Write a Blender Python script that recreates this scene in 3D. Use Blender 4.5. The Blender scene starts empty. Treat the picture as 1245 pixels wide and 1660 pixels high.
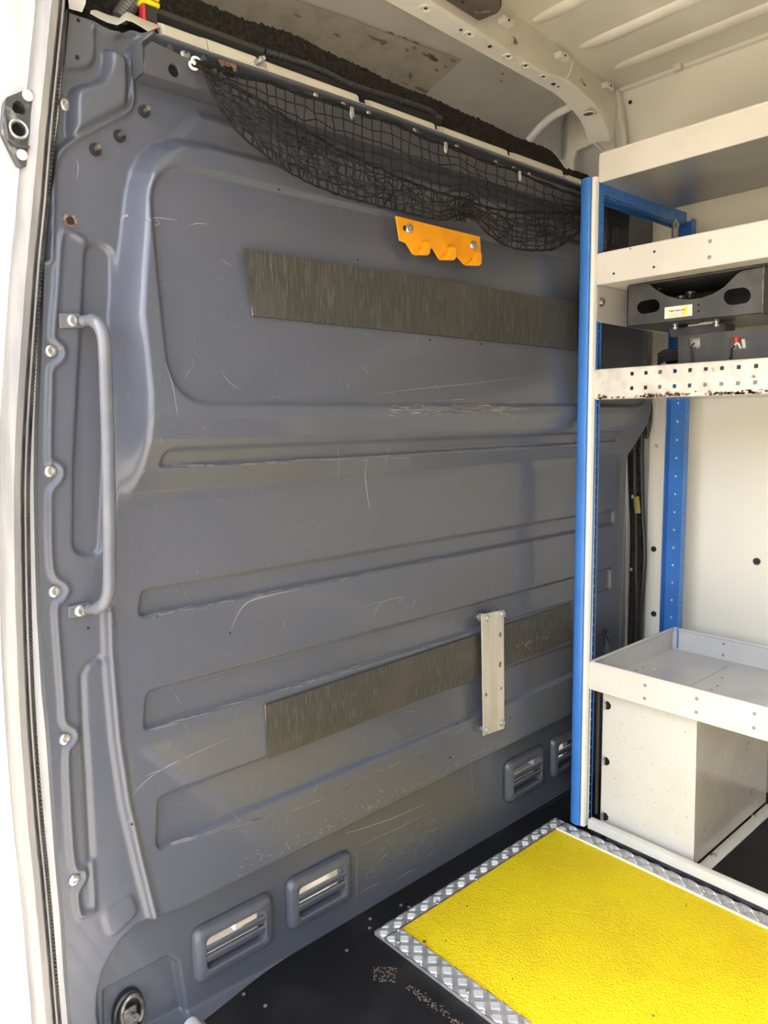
import bpy, math, random
import numpy as np
from mathutils import Vector, Matrix
from mathutils.geometry import tessellate_polygon
random.seed(7); rng = np.random.default_rng(7)
PI = math.pi
scn = bpy.context.scene
col = scn.collection

# ------------------------------------------------------------------ camera
YAW, PITCH, ROLL, FPX = math.radians(41.925), math.radians(7.063), math.radians(0.889), 1196.96
CAM = np.array([0.0, -1.15254, 1.07])
_f = np.array([math.sin(YAW)*math.cos(PITCH), math.cos(YAW)*math.cos(PITCH), -math.sin(PITCH)])
_r = np.array([math.cos(YAW), -math.sin(YAW), 0.0]); _d = np.cross(_f, _r)
_r2 = _r*math.cos(ROLL)+_d*math.sin(ROLL); _d2 = -_r*math.sin(ROLL)+_d*math.cos(ROLL)
RM = np.array([_r2, _d2, _f])
cd = bpy.data.cameras.new('camera'); cam = bpy.data.objects.new('camera', cd); col.objects.link(cam)
M = Matrix(((_r2[0], -_d2[0], -_f[0]), (_r2[1], -_d2[1], -_f[1]), (_r2[2], -_d2[2], -_f[2])))
cam.matrix_world = Matrix.Translation(Vector(CAM)) @ M.to_4x4()
cd.sensor_fit = 'VERTICAL'; cd.sensor_height = 36.0; cd.lens = FPX/1660*36.0
cd.clip_start = 0.02; cd.clip_end = 200
scn.camera = cam

# ------------------------------------------------------------------ world, sun, exposure
w = bpy.data.worlds.new('sky'); scn.world = w; w.use_nodes = True
wn = w.node_tree; wn.nodes.clear()
wo = wn.nodes.new('ShaderNodeOutputWorld'); bg = wn.nodes.new('ShaderNodeBackground')
sk = wn.nodes.new('ShaderNodeTexSky'); sk.sky_type = 'NISHITA'
sk.sun_disc = False; sk.sun_elevation = math.radians(48); sk.sun_rotation = math.radians(-38)
sk.air_density = 1.0; sk.dust_density = 7.0; sk.ozone_density = 1.0
bg.inputs[1].default_value = 1.15
hz_ = wn.nodes.new('ShaderNodeMix'); hz_.data_type = 'RGBA'; hz_.inputs[0].default_value = 0.5   # thin bright haze over the whole sky
hz_.inputs[7].default_value = (1.05, 0.97, 0.82, 1)
wn.links.new(sk.outputs[0], hz_.inputs[6]); wn.links.new(hz_.outputs[2], bg.inputs[0]); wn.links.new(bg.outputs[0], wo.inputs[0])
sd = bpy.data.lights.new('sun', 'SUN'); sun = bpy.data.objects.new('sun', sd); col.objects.link(sun)
sd.energy = 6.5; sd.angle = math.radians(0.6); sd.color = (1.0, 0.93, 0.82)
sun.rotation_euler = Vector((0.35, -0.45, -0.82)).to_track_quat('-Z', 'Y').to_euler()
vs = scn.view_settings
scn.display_settings.display_device = 'sRGB'
vs.view_transform = 'Standard'; vs.look = 'None'; vs.gamma = 1.0; vs.use_curve_mapping = False
vs.exposure = 1.24

# ------------------------------------------------------------------ rays of the picture, met with real planes
def ray(px, py): return RM.T @ np.array([(px-622.5)/FPX, (py-830.0)/FPX, 1.0])
def AY(px, py, Y): r = ray(px, py); return CAM + r*(Y-CAM[1])/r[1]
def AX(px, py, X): r = ray(px, py); return CAM + r*(X-CAM[0])/r[0]
def AZ(px, py, Z): r = ray(px, py); return CAM + r*(Z-CAM[2])/r[2]
def PY(pts, Y): return [(AY(x, y, Y)[0], AY(x, y, Y)[2]) for x, y in pts]

# ------------------------------------------------------------------ materials
MATS = {}
def mat(name, c, rough=0.5, metal=0.0, c2=None, nscale=8.0, lo=0.45, hi=0.62, bump=0.0, bscale=60.0, bdist=0.002,
        stretch=None, coat=0.0, spec=0.5, c3=None, n3=40.0, lo3=0.62, hi3=0.66, voro=False, rvar=0.0):
    if name in MATS: return MATS[name]
    m = bpy.data.materials.new(name); m.use_nodes = True; nt = m.node_tree; N = nt.nodes; L = nt.links
    b = N['Principled BSDF']
    b.inputs['Base Color'].default_value = (*c, 1); b.inputs['Roughness'].default_value = rough
    b.inputs['Metallic'].default_value = metal; b.inputs['Coat Weight'].default_value = coat
    b.inputs['Specular IOR Level'].default_value = spec
    geo = N.new('ShaderNodeNewGeometry'); vec = geo.outputs['Position']
    if stretch:
        mp = N.new('ShaderNodeMapping'); mp.inputs['Scale'].default_value = stretch
        L.new(vec, mp.inputs[0]); svec = mp.outputs[0]
    else: svec = vec
    src = None
    def noise(scale, detail=4, v=vec):
        n = N.new('ShaderNodeTexNoise'); n.inputs['Scale'].default_value = scale; n.inputs['Detail'].default_value = detail
        L.new(v, n.inputs['Vector']); return n
    def ramp(n, a, bb):
        r = N.new('ShaderNodeMapRange'); r.inputs['From Min'].default_value = a; r.inputs['From Max'].default_value = bb
        L.new(n.outputs[0], r.inputs[0]); return r
    cur = None
    if c2:
        r = ramp(noise(nscale, 5, svec), lo, hi)
        mx = N.new('ShaderNodeMix'); mx.data_type = 'RGBA'
        mx.inputs[6].default_value = (*c, 1); mx.inputs[7].default_value = (*c2, 1)
        L.new(r.outputs[0], mx.inputs[0]); cur = mx.outputs[2]
        if rvar:
            rr = N.new('ShaderNodeMapRange'); rr.inputs['To Min'].default_value = rough; rr.inputs['To Max'].default_value = rough+rvar
            L.new(r.outputs[0], rr.inputs[0]); L.new(rr.outputs[0], b.inputs['Roughness'])
    if c3:
        r = ramp(noise(n3, 6), lo3, hi3)
        mx = N.new('ShaderNodeMix'); mx.data_type = 'RGBA'
        if cur: L.new(cur, mx.inputs[6])
        else: mx.inputs[6].default_value = (*c, 1)
        mx.inputs[7].default_value = (*c3, 1); L.new(r.outputs[0], mx.inputs[0]); cur = mx.outputs[2]
    if cur: L.new(cur, b.inputs['Base Color'])
    if bump:
        if voro:
            t = N.new('ShaderNodeTexVoronoi'); t.inputs['Scale'].default_value = bscale; t.feature = 'DISTANCE_TO_EDGE'; L.new(vec, t.inputs['Vector'])
        else: t = noise(bscale, 3, svec)
        bp = N.new('ShaderNodeBump'); bp.inputs['Strength'].default_value = bump; bp.inputs['Distance'].default_value = bdist
        L.new(t.outputs[0], bp.inputs['Height']); L.new(bp.outputs[0], b.inputs['Normal'])
    MATS[name] = m; return m
plastic = mat('grey_plastic', (0.078, 0.086, 0.108), 0.31, c2=(0.086, 0.091, 0.106), nscale=3.0, lo=0.40, hi=0.7, bump=0.05, bscale=500, bdist=0.0005,
              c3=(0.11, 0.11, 0.112), n3=55, lo3=0.66, hi3=0.80, rvar=0.1, coat=0.25)
grey_paint = mat('grey_painted_steel', (0.066, 0.069, 0.08), 0.34, bump=0.03, bscale=300, bdist=0.0005)
handle_m = mat('worn_grey_tube', (0.11, 0.115, 0.13), 0.3, c2=(0.14, 0.14, 0.15), nscale=12)
cream = mat('cream_lining', (0.86, 0.83, 0.72), 0.40, c2=(0.83, 0.79, 0.67), nscale=2.5, c3=(0.45, 0.38, 0.28), n3=22, lo3=0.715, hi3=0.76)
roofm = mat('cream_roof_paint', (0.74, 0.71, 0.61), 0.45, c2=(0.70, 0.66, 0.55), nscale=4)
beamm = mat('cream_beam_paint', (0.68, 0.655, 0.565), 0.38, c2=(0.64, 0.60, 0.51), nscale=9)
pale = mat('pale_grey_paint', (0.56, 0.56, 0.53), 0.4, c2=(0.50, 0.50, 0.47), nscale=7)
cabm = mat('grey_cab_roof', (0.34, 0.32, 0.28), 0.6, c2=(0.29, 0.275, 0.24), nscale=5)
patchm = mat('grey_brown_pad', (0.25, 0.225, 0.17), 0.75, c2=(0.21, 0.19, 0.145), nscale=25)
bodyw = mat('white_body_paint', (0.80, 0.80, 0.78), 0.25, coat=0.3, c2=(0.72, 0.71, 0.68), nscale=5)
sealm = mat('worn_rubber', (0.17, 0.168, 0.16), 0.55, c2=(0.30, 0.28, 0.245), nscale=12, stretch=(3, 3, 0.25), lo=0.35, hi=0.7, bump=0.15, bscale=90)
rubber = mat('black_rubber', (0.035, 0.036, 0.04), 0.5, c2=(0.07, 0.07, 0.07), nscale=30)
shelfm = mat('light_grey_shelf_paint', (0.69, 0.66, 0.59), 0.33, c2=(0.64, 0.61, 0.54), nscale=6, c3=(0.36, 0.31, 0.24), n3=70, lo3=0.735, hi3=0.78)
shelfg = mat('grey_shelf_steel', (0.40, 0.39, 0.35), 0.16, 0.35, c2=(0.36, 0.35, 0.31), nscale=5)
trayg = mat('grey_tray_paint', (0.55, 0.55, 0.54), 0.25, c2=(0.50, 0.50, 0.49), nscale=5, c3=(0.3, 0.28, 0.25), n3=60, lo3=0.74, hi3=0.78)
whiteb = mat('white_box_paint', (0.64, 0.625, 0.555), 0.30, c2=(0.61, 0.59, 0.51), nscale=5, c3=(0.28, 0.24, 0.19), n3=48, lo3=0.73, hi3=0.765)
blue = mat('blue_paint', (0.05, 0.20, 0.58), 0.30, c2=(0.045, 0.18, 0.52), nscale=9, c3=(0.28, 0.42, 0.62), n3=120, lo3=0.78, hi3=0.84)
trimw = mat('ivory_trim', (0.80, 0.77, 0.68), 0.25)
dark = mat('dark_hole', (0.008, 0.008, 0.008), 0.8)
zinc = mat('zinc_plate', (0.55, 0.55, 0.53), 0.3, 0.8, c2=(0.40, 0.39, 0.36), nscale=120)
alum = mat('scuffed_aluminium', (0.50, 0.46, 0.38), 0.45, 0.35, c2=(0.60, 0.57, 0.50), nscale=30, stretch=(1, 1, 0.08), bump=0.1, bscale=80)
tread = mat('chequer_aluminium', (0.46, 0.47, 0.47), 0.38, 0.6, c2=(0.36, 0.36, 0.35), nscale=40)
treadb = mat('polished_tread', (0.70, 0.70, 0.69), 0.25, 0.7)
yellow = mat('yellow_grit', (0.72, 0.56, 0.008), 0.75, spec=0.2, c2=(0.68, 0.51, 0.008), nscale=6, bump=1.0, bscale=230, bdist=0.004, c3=(0.45, 0.34, 0.05), n3=26, lo3=0.74, hi3=0.78)
orange = mat('orange_paint', (0.86, 0.36, 0.006), 0.35, c2=(0.80, 0.31, 0.006), nscale=20)
ply = mat('black_film_plywood', (0.007, 0.007, 0.008), 0.5, spec=0.3, c2=(0.020, 0.019, 0.018), nscale=6, lo=0.5, hi=0.75, bump=0.5, bscale=110, bdist=0.0012, voro=True,
          c3=(0.06, 0.052, 0.045), n3=9, lo3=0.66, hi3=0.80)
plyedge = mat('plywood_edge', (0.30, 0.17, 0.10), 0.8, c2=(0.16, 0.09, 0.05), nscale=200, stretch=(0.1, 0.1, 6))
foam = mat('black_foam', (0.02, 0.019, 0.018), 0.95, spec=0.1, c2=(0.038, 0.035, 0.031), nscale=120, bump=0.6, bscale=260, bdist=0.003)
strapm = mat('ribbed_rubber_strip', (0.038, 0.037, 0.031), 0.5, c2=(0.115, 0.112, 0.095), nscale=300, stretch=(1, 1, 0.10), lo=0.5, hi=0.85, bump=0.5, bscale=200,
             c3=(0.062, 0.055, 0.044), n3=8, lo3=0.5, hi3=0.75)
cordm = mat('black_cord', (0.010, 0.010, 0.010), 0.85, spec=0.2, c2=(0.028, 0.026, 0.024), nscale=500)
blackm = mat('black_powder_coat', (0.045, 0.045, 0.045), 0.42, c2=(0.07, 0.068, 0.062), nscale=14)
blackp = mat('black_plastic', (0.022, 0.023, 0.027), 0.35)
taupe = mat('taupe_plastic', (0.105, 0.088, 0.070), 0.6)
scuff = mat('scratch_white', (0.26, 0.26, 0.26), 0.7)
scuff_sheen = mat('scratch_faint_and_sheen', (0.15, 0.152, 0.158), 0.6)
rust = mat('rust', (0.15, 0.062, 0.030), 0.85, c2=(0.27, 0.19, 0.14), nscale=160)
labelm = mat('cream_label', (0.85, 0.80, 0.55), 0.5, c2=(0.88, 0.85, 0.74), nscale=60)
red = mat('red_plastic', (0.62, 0.03, 0.04), 0.4); yel = mat('yellow_plastic', (0.85, 0.68, 0.01), 0.4)
ink = mat('printed_ink', (0.05, 0.05, 0.05), 0.7); inky = mat('printed_yellow', (0.85, 0.66, 0.10), 0.6)
concrete = mat('pale_concrete', (0.36, 0.33, 0.28), 0.85, c2=(0.31, 0.285, 0.24), nscale=3)
brown = mat('brown_stain', (0.12, 0.07, 0.05), 0.7)
cablem = mat('cable_sheath', (0.02, 0.02, 0.02), 0.35)
steelw = mat('worn_chrome', (0.30, 0.28, 0.25), 0.3, 0.8, c2=(0.12, 0.10, 0.09), nscale=60)

# ------------------------------------------------------------------ mesh building
ORG = {}
def tag(o, label=None, cat=None, group=None, kind=None):
    if label: o['label'] = label
    if cat: o['category'] = cat
    if group: o['group'] = group
    if kind: o['kind'] = kind
    return o
def worldloc(o): return np.array(ORG.get(o.name, (0, 0, 0)), float)
def empty(name, loc, label, cat, group=None, kind=None):
    o = bpy.data.objects.new(name, None); col.objects.link(o); o.empty_display_size = 0.05
    o.location = tuple(loc); ORG[o.name] = tuple(loc); return tag(o, label, cat, group, kind)
def link_mesh(name, me, loc, parent=None):
    o = bpy.data.objects.new(name, me); col.objects.link(o)
    p = worldloc(parent) if parent else np.zeros(3)
    if parent: o.parent = parent
    o.location = tuple(np.array(loc)-p); ORG[o.name] = tuple(loc); return o
class MB:
    def __init__(s): s.v = []; s.f = []
    def add(s, vs, fs):
        n = len(s.v); s.v += [tuple(map(float, q)) for q in vs]; s.f += [tuple(i+n for i in f) for f in fs]; return s
    def box(s, a, b):
        x0, x1 = sorted((a[0], b[0])); y0, y1 = sorted((a[1], b[1])); z0, z1 = sorted((a[2], b[2]))
        return s.add([(x0,y0,z0),(x1,y0,z0),(x1,y1,z0),(x0,y1,z0),(x0,y0,z1),(x1,y0,z1),(x1,y1,z1),(x0,y1,z1)],
                     [(3,2,1,0),(4,5,6,7),(0,1,5,4),(1,2,6,5),(2,3,7,6),(3,0,4,7)])
    def tube(s, path, r, n=8, closed=False, caps=True):
        P = [np.array(p, float) for p in path]; m = len(P); rr = r if hasattr(r, '__len__') else [r]*m
        vs = []; up = None
        for i in range(m):
            if closed: t = P[(i+1) % m]-P[i-1]
            else: t = P[min(i+1, m-1)]-P[max(i-1, 0)]
            t = t/(np.linalg.norm(t)+1e-12)
            if up is None:
                a = np.array([0, 0, 1.0]) if abs(t[2]) < 0.9 else np.array([1.0, 0, 0])
                up = np.cross(t, a)
            up = up-t*(up@t); up /= np.linalg.norm(up)+1e-12; w_ = np.cross(t, up)
            for k in range(n):
                a = 2*PI*k/n; vs.append(P[i]+rr[i]*(math.cos(a)*up+math.sin(a)*w_))
        fs = []
        for i in range(m if closed else m-1):
            j = (i+1) % m
            for k in range(n):
                l = (k+1) % n; fs.append((i*n+k, i*n+l, j*n+l, j*n+k))
        if caps and not closed:
            fs.append(tuple(range(n))[::-1]); fs.append(tuple((m-1)*n+k for k in range(n)))
        return s.add(vs, fs)
    def cyl(s, p0, p1, r, n=16, r1=None): return s.tube([p0, p1], [r, r if r1 is None else r1], n)
    def plate(s, outline, holes, fn, t):
        """flat plate of (a,b) outline with holes; fn(a,b,d) -> xyz, d from 0 to t"""
        polys = [list(outline)]+[list(h) for h in holes]
        tri = tessellate_polygon([[Vector((a, b, 0)) for a, b in p] for p in polys])
        flat = [q for p in polys for q in p]; n = len(flat)
        vs = [fn(a, b, 0) for a, b in flat]+[fn(a, b, t) for a, b in flat]
        fs = [tuple(f) for f in tri]+[tuple(i+n for i in f)[::-1] for f in tri]
        k = 0
        for p in polys:
            m = len(p)
            for i in range(m):
                j = (i+1) % m; fs.append((k+i, k+j, k+j+n, k+i+n))
            k += m
        return s.add(vs, fs)
    def loft(s, rings, cap0=False, cap1=False, closed=True):
        n = len(rings[0]); vs = [q for r in rings for q in r]; fs = []
        for i in range(len(rings)-1):
            for k in range(n if closed else n-1):
                l = (k+1) % n; fs.append((i*n+k, i*n+l, (i+1)*n+l, (i+1)*n+k))
        if cap0: fs.append(tuple(range(n))[::-1])
        if cap1: fs.append(tuple((len(rings)-1)*n+k for k in range(n)))
        return s.add(vs, fs)
    def mesh(s, name, m, origin, smooth=False, fix=True):
        me = bpy.data.meshes.new(name); o = np.array(origin)
        me.from_pydata([tuple(np.array(q)-o) for q in s.v], [], s.f); me.materials.append(m)
        if fix:
            import bmesh
            b = bmesh.new(); b.from_mesh(me); bmesh.ops.recalc_face_normals(b, faces=b.faces); b.to_mesh(me); b.free()
        if smooth:
            me.polygons.foreach_set('use_smooth', [True]*len(me.polygons))
            try: me.set_sharp_from_angle(angle=math.radians(42))
            except Exception: pass
        me.update(); return me
    def build(s, name, m, parent=None, smooth=False, bevel=0.0, fix=True, seg=2):
        V = np.array(s.v); c = (V.min(0)+V.max(0))/2
        o = link_mesh(name, s.mesh(name, m, c, smooth, fix), c, parent)
        if bevel:
            md = o.modifiers.new('bevel', 'BEVEL'); md.width = bevel; md.segments = seg; md.limit_method = 'ANGLE'; md.angle_limit = math.radians(40)
            o.data.polygons.foreach_set('use_smooth', [True]*len(o.data.polygons))
            try: o.data.set_sharp_from_angle(angle=math.radians(60))
            except Exception: pass
        return o
def box(name, a, b, m, parent=None, bevel=0.0): return MB().box(a, b).build(name, m, parent, bevel=bevel)
def catmull(P, n=6):
    P = [np.array(p, float) for p in P]; Q = [2*P[0]-P[1]]+P+[2*P[-1]-P[-2]]; out = []
    for i in range(1, len(Q)-2):
        for k in range(n):
            t = k/n; a, b, c, d = Q[i-1:i+3]
            out.append(0.5*((2*b)+(-a+c)*t+(2*a-5*b+4*c-d)*t*t+(-a+3*b-3*c+d)*t**3))
    out.append(P[-1]); return out
def rpoly(pts, r, n=4):
    """round the corners of a polygon"""
    P = [np.array(p, float) for p in pts]; out = []; m = len(P)
    for i in range(m):
        a, b, c = P[i-1], P[i], P[(i+1) % m]; u = a-b; v = c-b; lu = np.linalg.norm(u); lv = np.linalg.norm(v)
        q = min(r, lu*0.48, lv*0.48); s0 = b+u/lu*q; s1 = b+v/lv*q
        for k in range(n+1):
            t = k/n; out.append(tuple((1-t)**2*s0+2*t*(1-t)*b+t*t*s1))
    return out
def rrect(x0, x1, z0, z1, r, n=4): return rpoly([(x0, z0), (x1, z0), (x1, z1), (x0, z1)], r, n)
def circle(cx, cz, r, n=16, k=1.0): return [(cx+r*math.cos(2*PI*i/n), cz+k*r*math.sin(2*PI*i/n)) for i in range(n)]

# ------------------------------------------------------------------ the bulkhead as one pressed sheet: how far it stands out at (x, z)
def seg_dist(X, Z, pts, closed):
    d2 = np.full(X.shape, 1e9); n = len(pts)
    for i in range(n if closed else n-1):
        (ax, az), (bx, bz) = pts[i], pts[(i+1) % n]; ex, ez = bx-ax, bz-az; l2 = ex*ex+ez*ez+1e-12
        t = np.clip(((X-ax)*ex+(Z-az)*ez)/l2, 0, 1)
        d2 = np.minimum(d2, (X-ax-t*ex)**2+(Z-az-t*ez)**2)
    return np.sqrt(d2)
def inside(X, Z, pts):
    c = np.zeros(X.shape, bool); n = len(pts)
    for i in range(n):
        (ax, az), (bx, bz) = pts[i], pts[(i+1) % n]
        if az == bz: continue
        k = ((az > Z) != (bz > Z)) & (X < (bx-ax)*(Z-az)/(bz-az)+ax); c ^= k
    return c
def sm(t): t = np.clip(t, 0, 1); return t*t*(3-2*t)
class Shape:
    def __init__(s, kind, pts, h, w): s.k, s.p, s.h, s.w = kind, pts, h, w
    def ev(s, X, Z):
        P = np.array(s.p); m = 3*s.w+0.002; out = np.zeros(X.shape)
        b = (X > P[:,0].min()-m) & (X < P[:,0].max()+m) & (Z > P[:,1].min()-m) & (Z < P[:,1].max()+m)
        if not b.any(): return out
        x, z = X[b], Z[b]
        if s.k == 'area':
            d = seg_dist(x, z, s.p, True); d = np.where(inside(x, z, s.p), d, -d); out[b] = s.h*sm(d/s.w+0.5)
        else:
            d = seg_dist(x, z, s.p, False); out[b] = s.h*np.exp(-(d/s.w)**2)
        return out
SH = []
def area(pts, h, w, r=0.0, Y=None, px=True):
    if px: pts = PY(pts, -0.035 if Y is None else Y)
    if r: pts = rpoly(pts, r)
    SH.append(Shape('area', pts, h, w))
def ridge(pts, h, w, Y=-0.035): SH.append(Shape('line', PY(pts, Y), h, w))
# lower zone, set back beneath the main panel, with its arc on the left
lowz = [(250,1490),(226,1502),(205,1520),(187,1545),(173,1572),(164,1605),(162,1640),(166,1668),(175,1740)]
lz = PY(lowz, -0.03)+[(2.3, -0.1), (2.3, 0.262), (1.72, 0.25), (1.14, 0.243), (0.86, 0.238), (0.529, 0.236)]
SH.append(Shape('area', lz, -0.034, 0.016))
SH.append(Shape('area', PY([(171,1608),(274,1553),(290,1563),(302,1641),(306,1720),(171,1720)], 0.0), -0.016, 0.008))
# main panel
mp = PY([(175,985),(180,1100),(190,1200),(205,1300),(228,1400),(250,1486)], -0.035)+[(0.529,0.236),(0.86,0.238),(1.14,0.243),(1.72,0.25),(1.93,0.262),(1.945,0.6),(1.95,1.05),(1.98,1.42),(1.9,1.56),(0.62,1.56),(0.5,1.42),(0.455,1.1)]
SH.append(Shape('area', mp, 0.008, 0.02))
ridge([(176,990),(178,1060),(182,1110),(190,1200),(205,1300),(228,1400),(250,1488)], 0.009, 0.0065)
# frame pocket beside the handle, lower land, wavy ridge along the screws
area([(142,388),(137,484),(129,620),(122,760),(121,900),(166,903),(176,700),(186,560),(186,400)], -0.009, 0.008, 0.02)
ridge([(172,1072),(158,1070),(143,1079),(134,1096),(137,1180),(142,1260),(148,1380),(154,1472)], -0.004, 0.0045)
wavy = [(137,388),(113,374),(101,381),(97,420),(93,480),(88,540),(92,552),(103,563),(105,577),(97,588),(86,598),(84,620),(82,740),(86,747),(99,755),(103,768),(96,783),(86,794),(83,812),(84,900),(90,934),(107,947),(111,960),(101,975),(93,985),(96,1040),(103,1130),(106,1170),(122,1183),(126,1196),(118,1210),(111,1222),(113,1290),(121,1402),(136,1412),(139,1424),(131,1438),(126,1452),(130,1480),(137,1486),(150,1479),(154,1470),(150,1400)]
wv = PY(wavy, -0.035); wv = [tuple(q) for q in catmull([(a, b, 0) for a, b in wv], 3)]; wv = [(q[0], q[1]) for q in wv]
SH.append(Shape('line', wv, 0.0062, 0.0042))
area([(167,1484),(214,1449),(226,1480),(186,1520),(177,1514)], 0.004, 0.006, 0.01)
# corner piece beyond the zigzag lip
zig = [(243,52),(228,66),(216,84),(214,120),(214,162),(210,174),(202,181),(160,203),(118,226),(102,238),(93,250),(87,275),(85,304),(83,420)]
cz = PY(zig, -0.035)
SH.append(Shape('area', cz+[(0.2, 1.28), (0.2, 1.8), (0.56, 1.8)], -0.012, 0.006))
ridge(zig, 0.009, 0.0045)
ridge([(243,58),(300,77),(420,119),(620,186),(780,245),(940,304)], 0.014, 0.007)
area([(177,76),(206,91),(208,140),(206,172),(119,219),(121,152),(128,140),(162,133),(172,120),(178,100)], 0.024, 0.014, 0.008)
area([(100,8),(152,26),(159,34),(159,90),(148,104),(95,108)], 0.007, 0.004, 0.01)
ridge([(160,36),(190,50),(206,44),(229,50)], 0.008, 0.005)
# upper bulge over the seat backs
bul = PY([(176,800),(180,740),(183,640),(178,508),(189,420),(202,320),(209,275),(222,250),(243,231),(275,221)], -0.035)+[(0.62,1.52),(1.9,1.52),(1.97,1.45),(1.99,1.0),(1.985,0.93),(0.45,0.93)]
def Dbulge(X, Z):
    prof = np.interp(Z, [0.93, 0.965, 1.00, 1.045, 1.08, 1.11, 1.30, 1.44, 1.50, 1.54], [0.0, 0.006, 0.030, 0.058, 0.068, 0.068, 0.048, 0.038, 0.030, 0.0])
    s = seg_dist(X, Z, bul, True); s = np.where(inside(X, Z, bul), s, 0)
    wd = np.interp(Z, [1.0, 1.1, 1.4], [0.040, 0.034, 0.026])
    return prof*sm(s/wd)
area([(262,262),(547,320),(935,408),(935,660),(640,657),(350,656),(290,625),(263,560)], 0, 0.006)
SH.append(Shape('area', rpoly([(0.512,1.460),(1.93,1.460),(1.94,1.100),(0.515,1.100)], 0.075, 8), -0.009, 0.008))
# swaged ribs
for z0, z1, xl, xr, dep in ((1.004, 1.031, 0.505, 1.835, 0.010), (0.766, 0.807, 0.474, 1.885, 0.011), (0.577, 0.640, 0.472, 1.875, 0.011), (0.366, 0.455, 0.482, 1.87, 0.011)):
    SH.append(Shape('area', rpoly([(xl, z0), (xr, z0), (xr, z1), (xl+0.008, z1)], 0.012), -dep, 0.008))
# far edge folds away, with two tall pockets
SH.append(Shape('area', [(1.985,-0.1),(1.99,0.9),(2.0,1.2),(1.97,1.52),(2.3,1.6),(2.3,-0.1)], -0.02, 0.02))
SH.append(Shape('area', [(2.0,1.33),(2.02,1.33),(2.035,0.98),(2.015,0.98)], 0.006, 0.006))
GX, GZ = None, None
def D(X, Z):
    X = np.asarray(X, float); Z = np.asarray(Z, float)
    o = np.full(X.shape, 0.030)
    for s_ in SH: o += s_.ev(X, Z)
    return o+Dbulge(X, Z)
def onwall(px, py, lift=0.0):
    Y = -0.04
    for _ in range(6):
        p = AY(px, py, Y); Y = -(float(D(np.array([p[0]]), np.array([p[2]]))[0])+lift)
    return AY(px, py, Y)

# ------------------------------------------------------------------ SETTING
# wall_front (bulkhead)
edge_px = [(100,-20),(118,0),(113,60),(104,180),(92,262),(82,330),(75,400),(72,500),(68,600),(64,700),(63,800),(65,900),(68,1000),(76,1130),(83,1200),(97,1400),(106,1500),(112,1600),(118,1665),(124,1760)]
ep = sorted([(AY(x, y, -0.035)[2], AY(x, y, -0.035)[0]) for x, y in edge_px])
def xl_(z): return np.interp(z, [e[0] for e in ep], [e[1] for e in ep])
top_px = [(100,8),(114,12),(146,22),(158,31),(190,45),(205,39),(229,45),(240,52),(254,50),(310,72),(430,112),(620,178),(780,237),(940,297)]
tpw = [(AY(x, y, -0.035)[0], AY(x, y, -0.035)[2]) for x, y in top_px]+[(2.3, 1.665)]
def zt_(x): return np.interp(x, [t[0] for t in tpw], [t[1] for t in tpw])
NX, NZ = 610, 570
XRB = [AY(px, py, -0.02)[0] for px, py in ((1019,650),(1010,728),(1008,1040))]
u = np.linspace(0, 1, NX)[None, :]; v = np.linspace(0, 1, NZ)[:, None]
Z0 = -0.025+v*(1.70)+u*0; xr_ = lambda z: np.interp(z, [0.0, 0.45, 0.95, 1.06, 1.12, 1.20, 1.30], [XRB[2], XRB[2], XRB[1], XRB[1]+.004, XRB[0], 2.05, 2.07])
Xg = xl_(Z0)+u*(xr_(Z0)-xl_(Z0)); Zg = -0.025+v*(zt_(Xg)+0.025); Xg = xl_(Zg)+u*(xr_(Zg)-xl_(Zg))
Dg = D(Xg, Zg)
VENTS = [(0.557, 0.718, 0.060, 0.160), (0.762, 0.917, 0.060, 0.163), (1.448, 1.604, 0.073, 0.180), (1.647, 1.803, 0.073, 0.182)]
idx = np.arange(NX*NZ).reshape(NZ, NX)
q = np.stack([idx[:-1, :-1], idx[:-1, 1:], idx[1:, 1:], idx[1:, :-1]], -1).reshape(-1, 4)
cx_ = ((Xg[:-1, :-1]+Xg[1:, 1:])/2).ravel(); cz_ = ((Zg[:-1, :-1]+Zg[1:, 1:])/2).ravel()
keep = np.ones(len(q), bool)
for x0, x1, z0, z1 in VENTS: keep &= ~((cx_ > x0+0.020) & (cx_ < x1-0.016) & (cz_ > z0+0.014) & (cz_ < z1-0.014))
q = q[keep]
V3 = np.stack([Xg, -Dg, Zg], -1).reshape(-1, 3)
me = bpy.data.meshes.new('wall_front'); me.vertices.add(len(V3)); me.vertices.foreach_set('co', V3.ravel())
me.loops.add(len(q)*4); me.loops.foreach_set('vertex_index', q.ravel().astype(np.int32))
me.polygons.add(len(q)); me.polygons.foreach_set('loop_start', (np.arange(len(q))*4).astype(np.int32))
me.update(calc_edges=True); me.validate(); me.polygons.foreach_set('use_smooth', [True]*len(me.polygons)); me.materials.append(plastic)
wf = link_mesh('wall_front', me, (0, 0, 0)); tag(wf, 'dark blue-grey pressed bulkhead panel with swaged ribs closing off the cab', 'bulkhead', kind='structure')
# thin edge return of the bulkhead on the door side
MB().loft([[(xl_(z), -float(D(np.array([xl_(z)]), np.array([z]))[0]), z), (xl_(z)-0.001, 0.0, z)] for z in np.linspace(-0.02, 1.68, 60)], closed=False).build('edge_return', plastic, wf, smooth=True)

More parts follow.
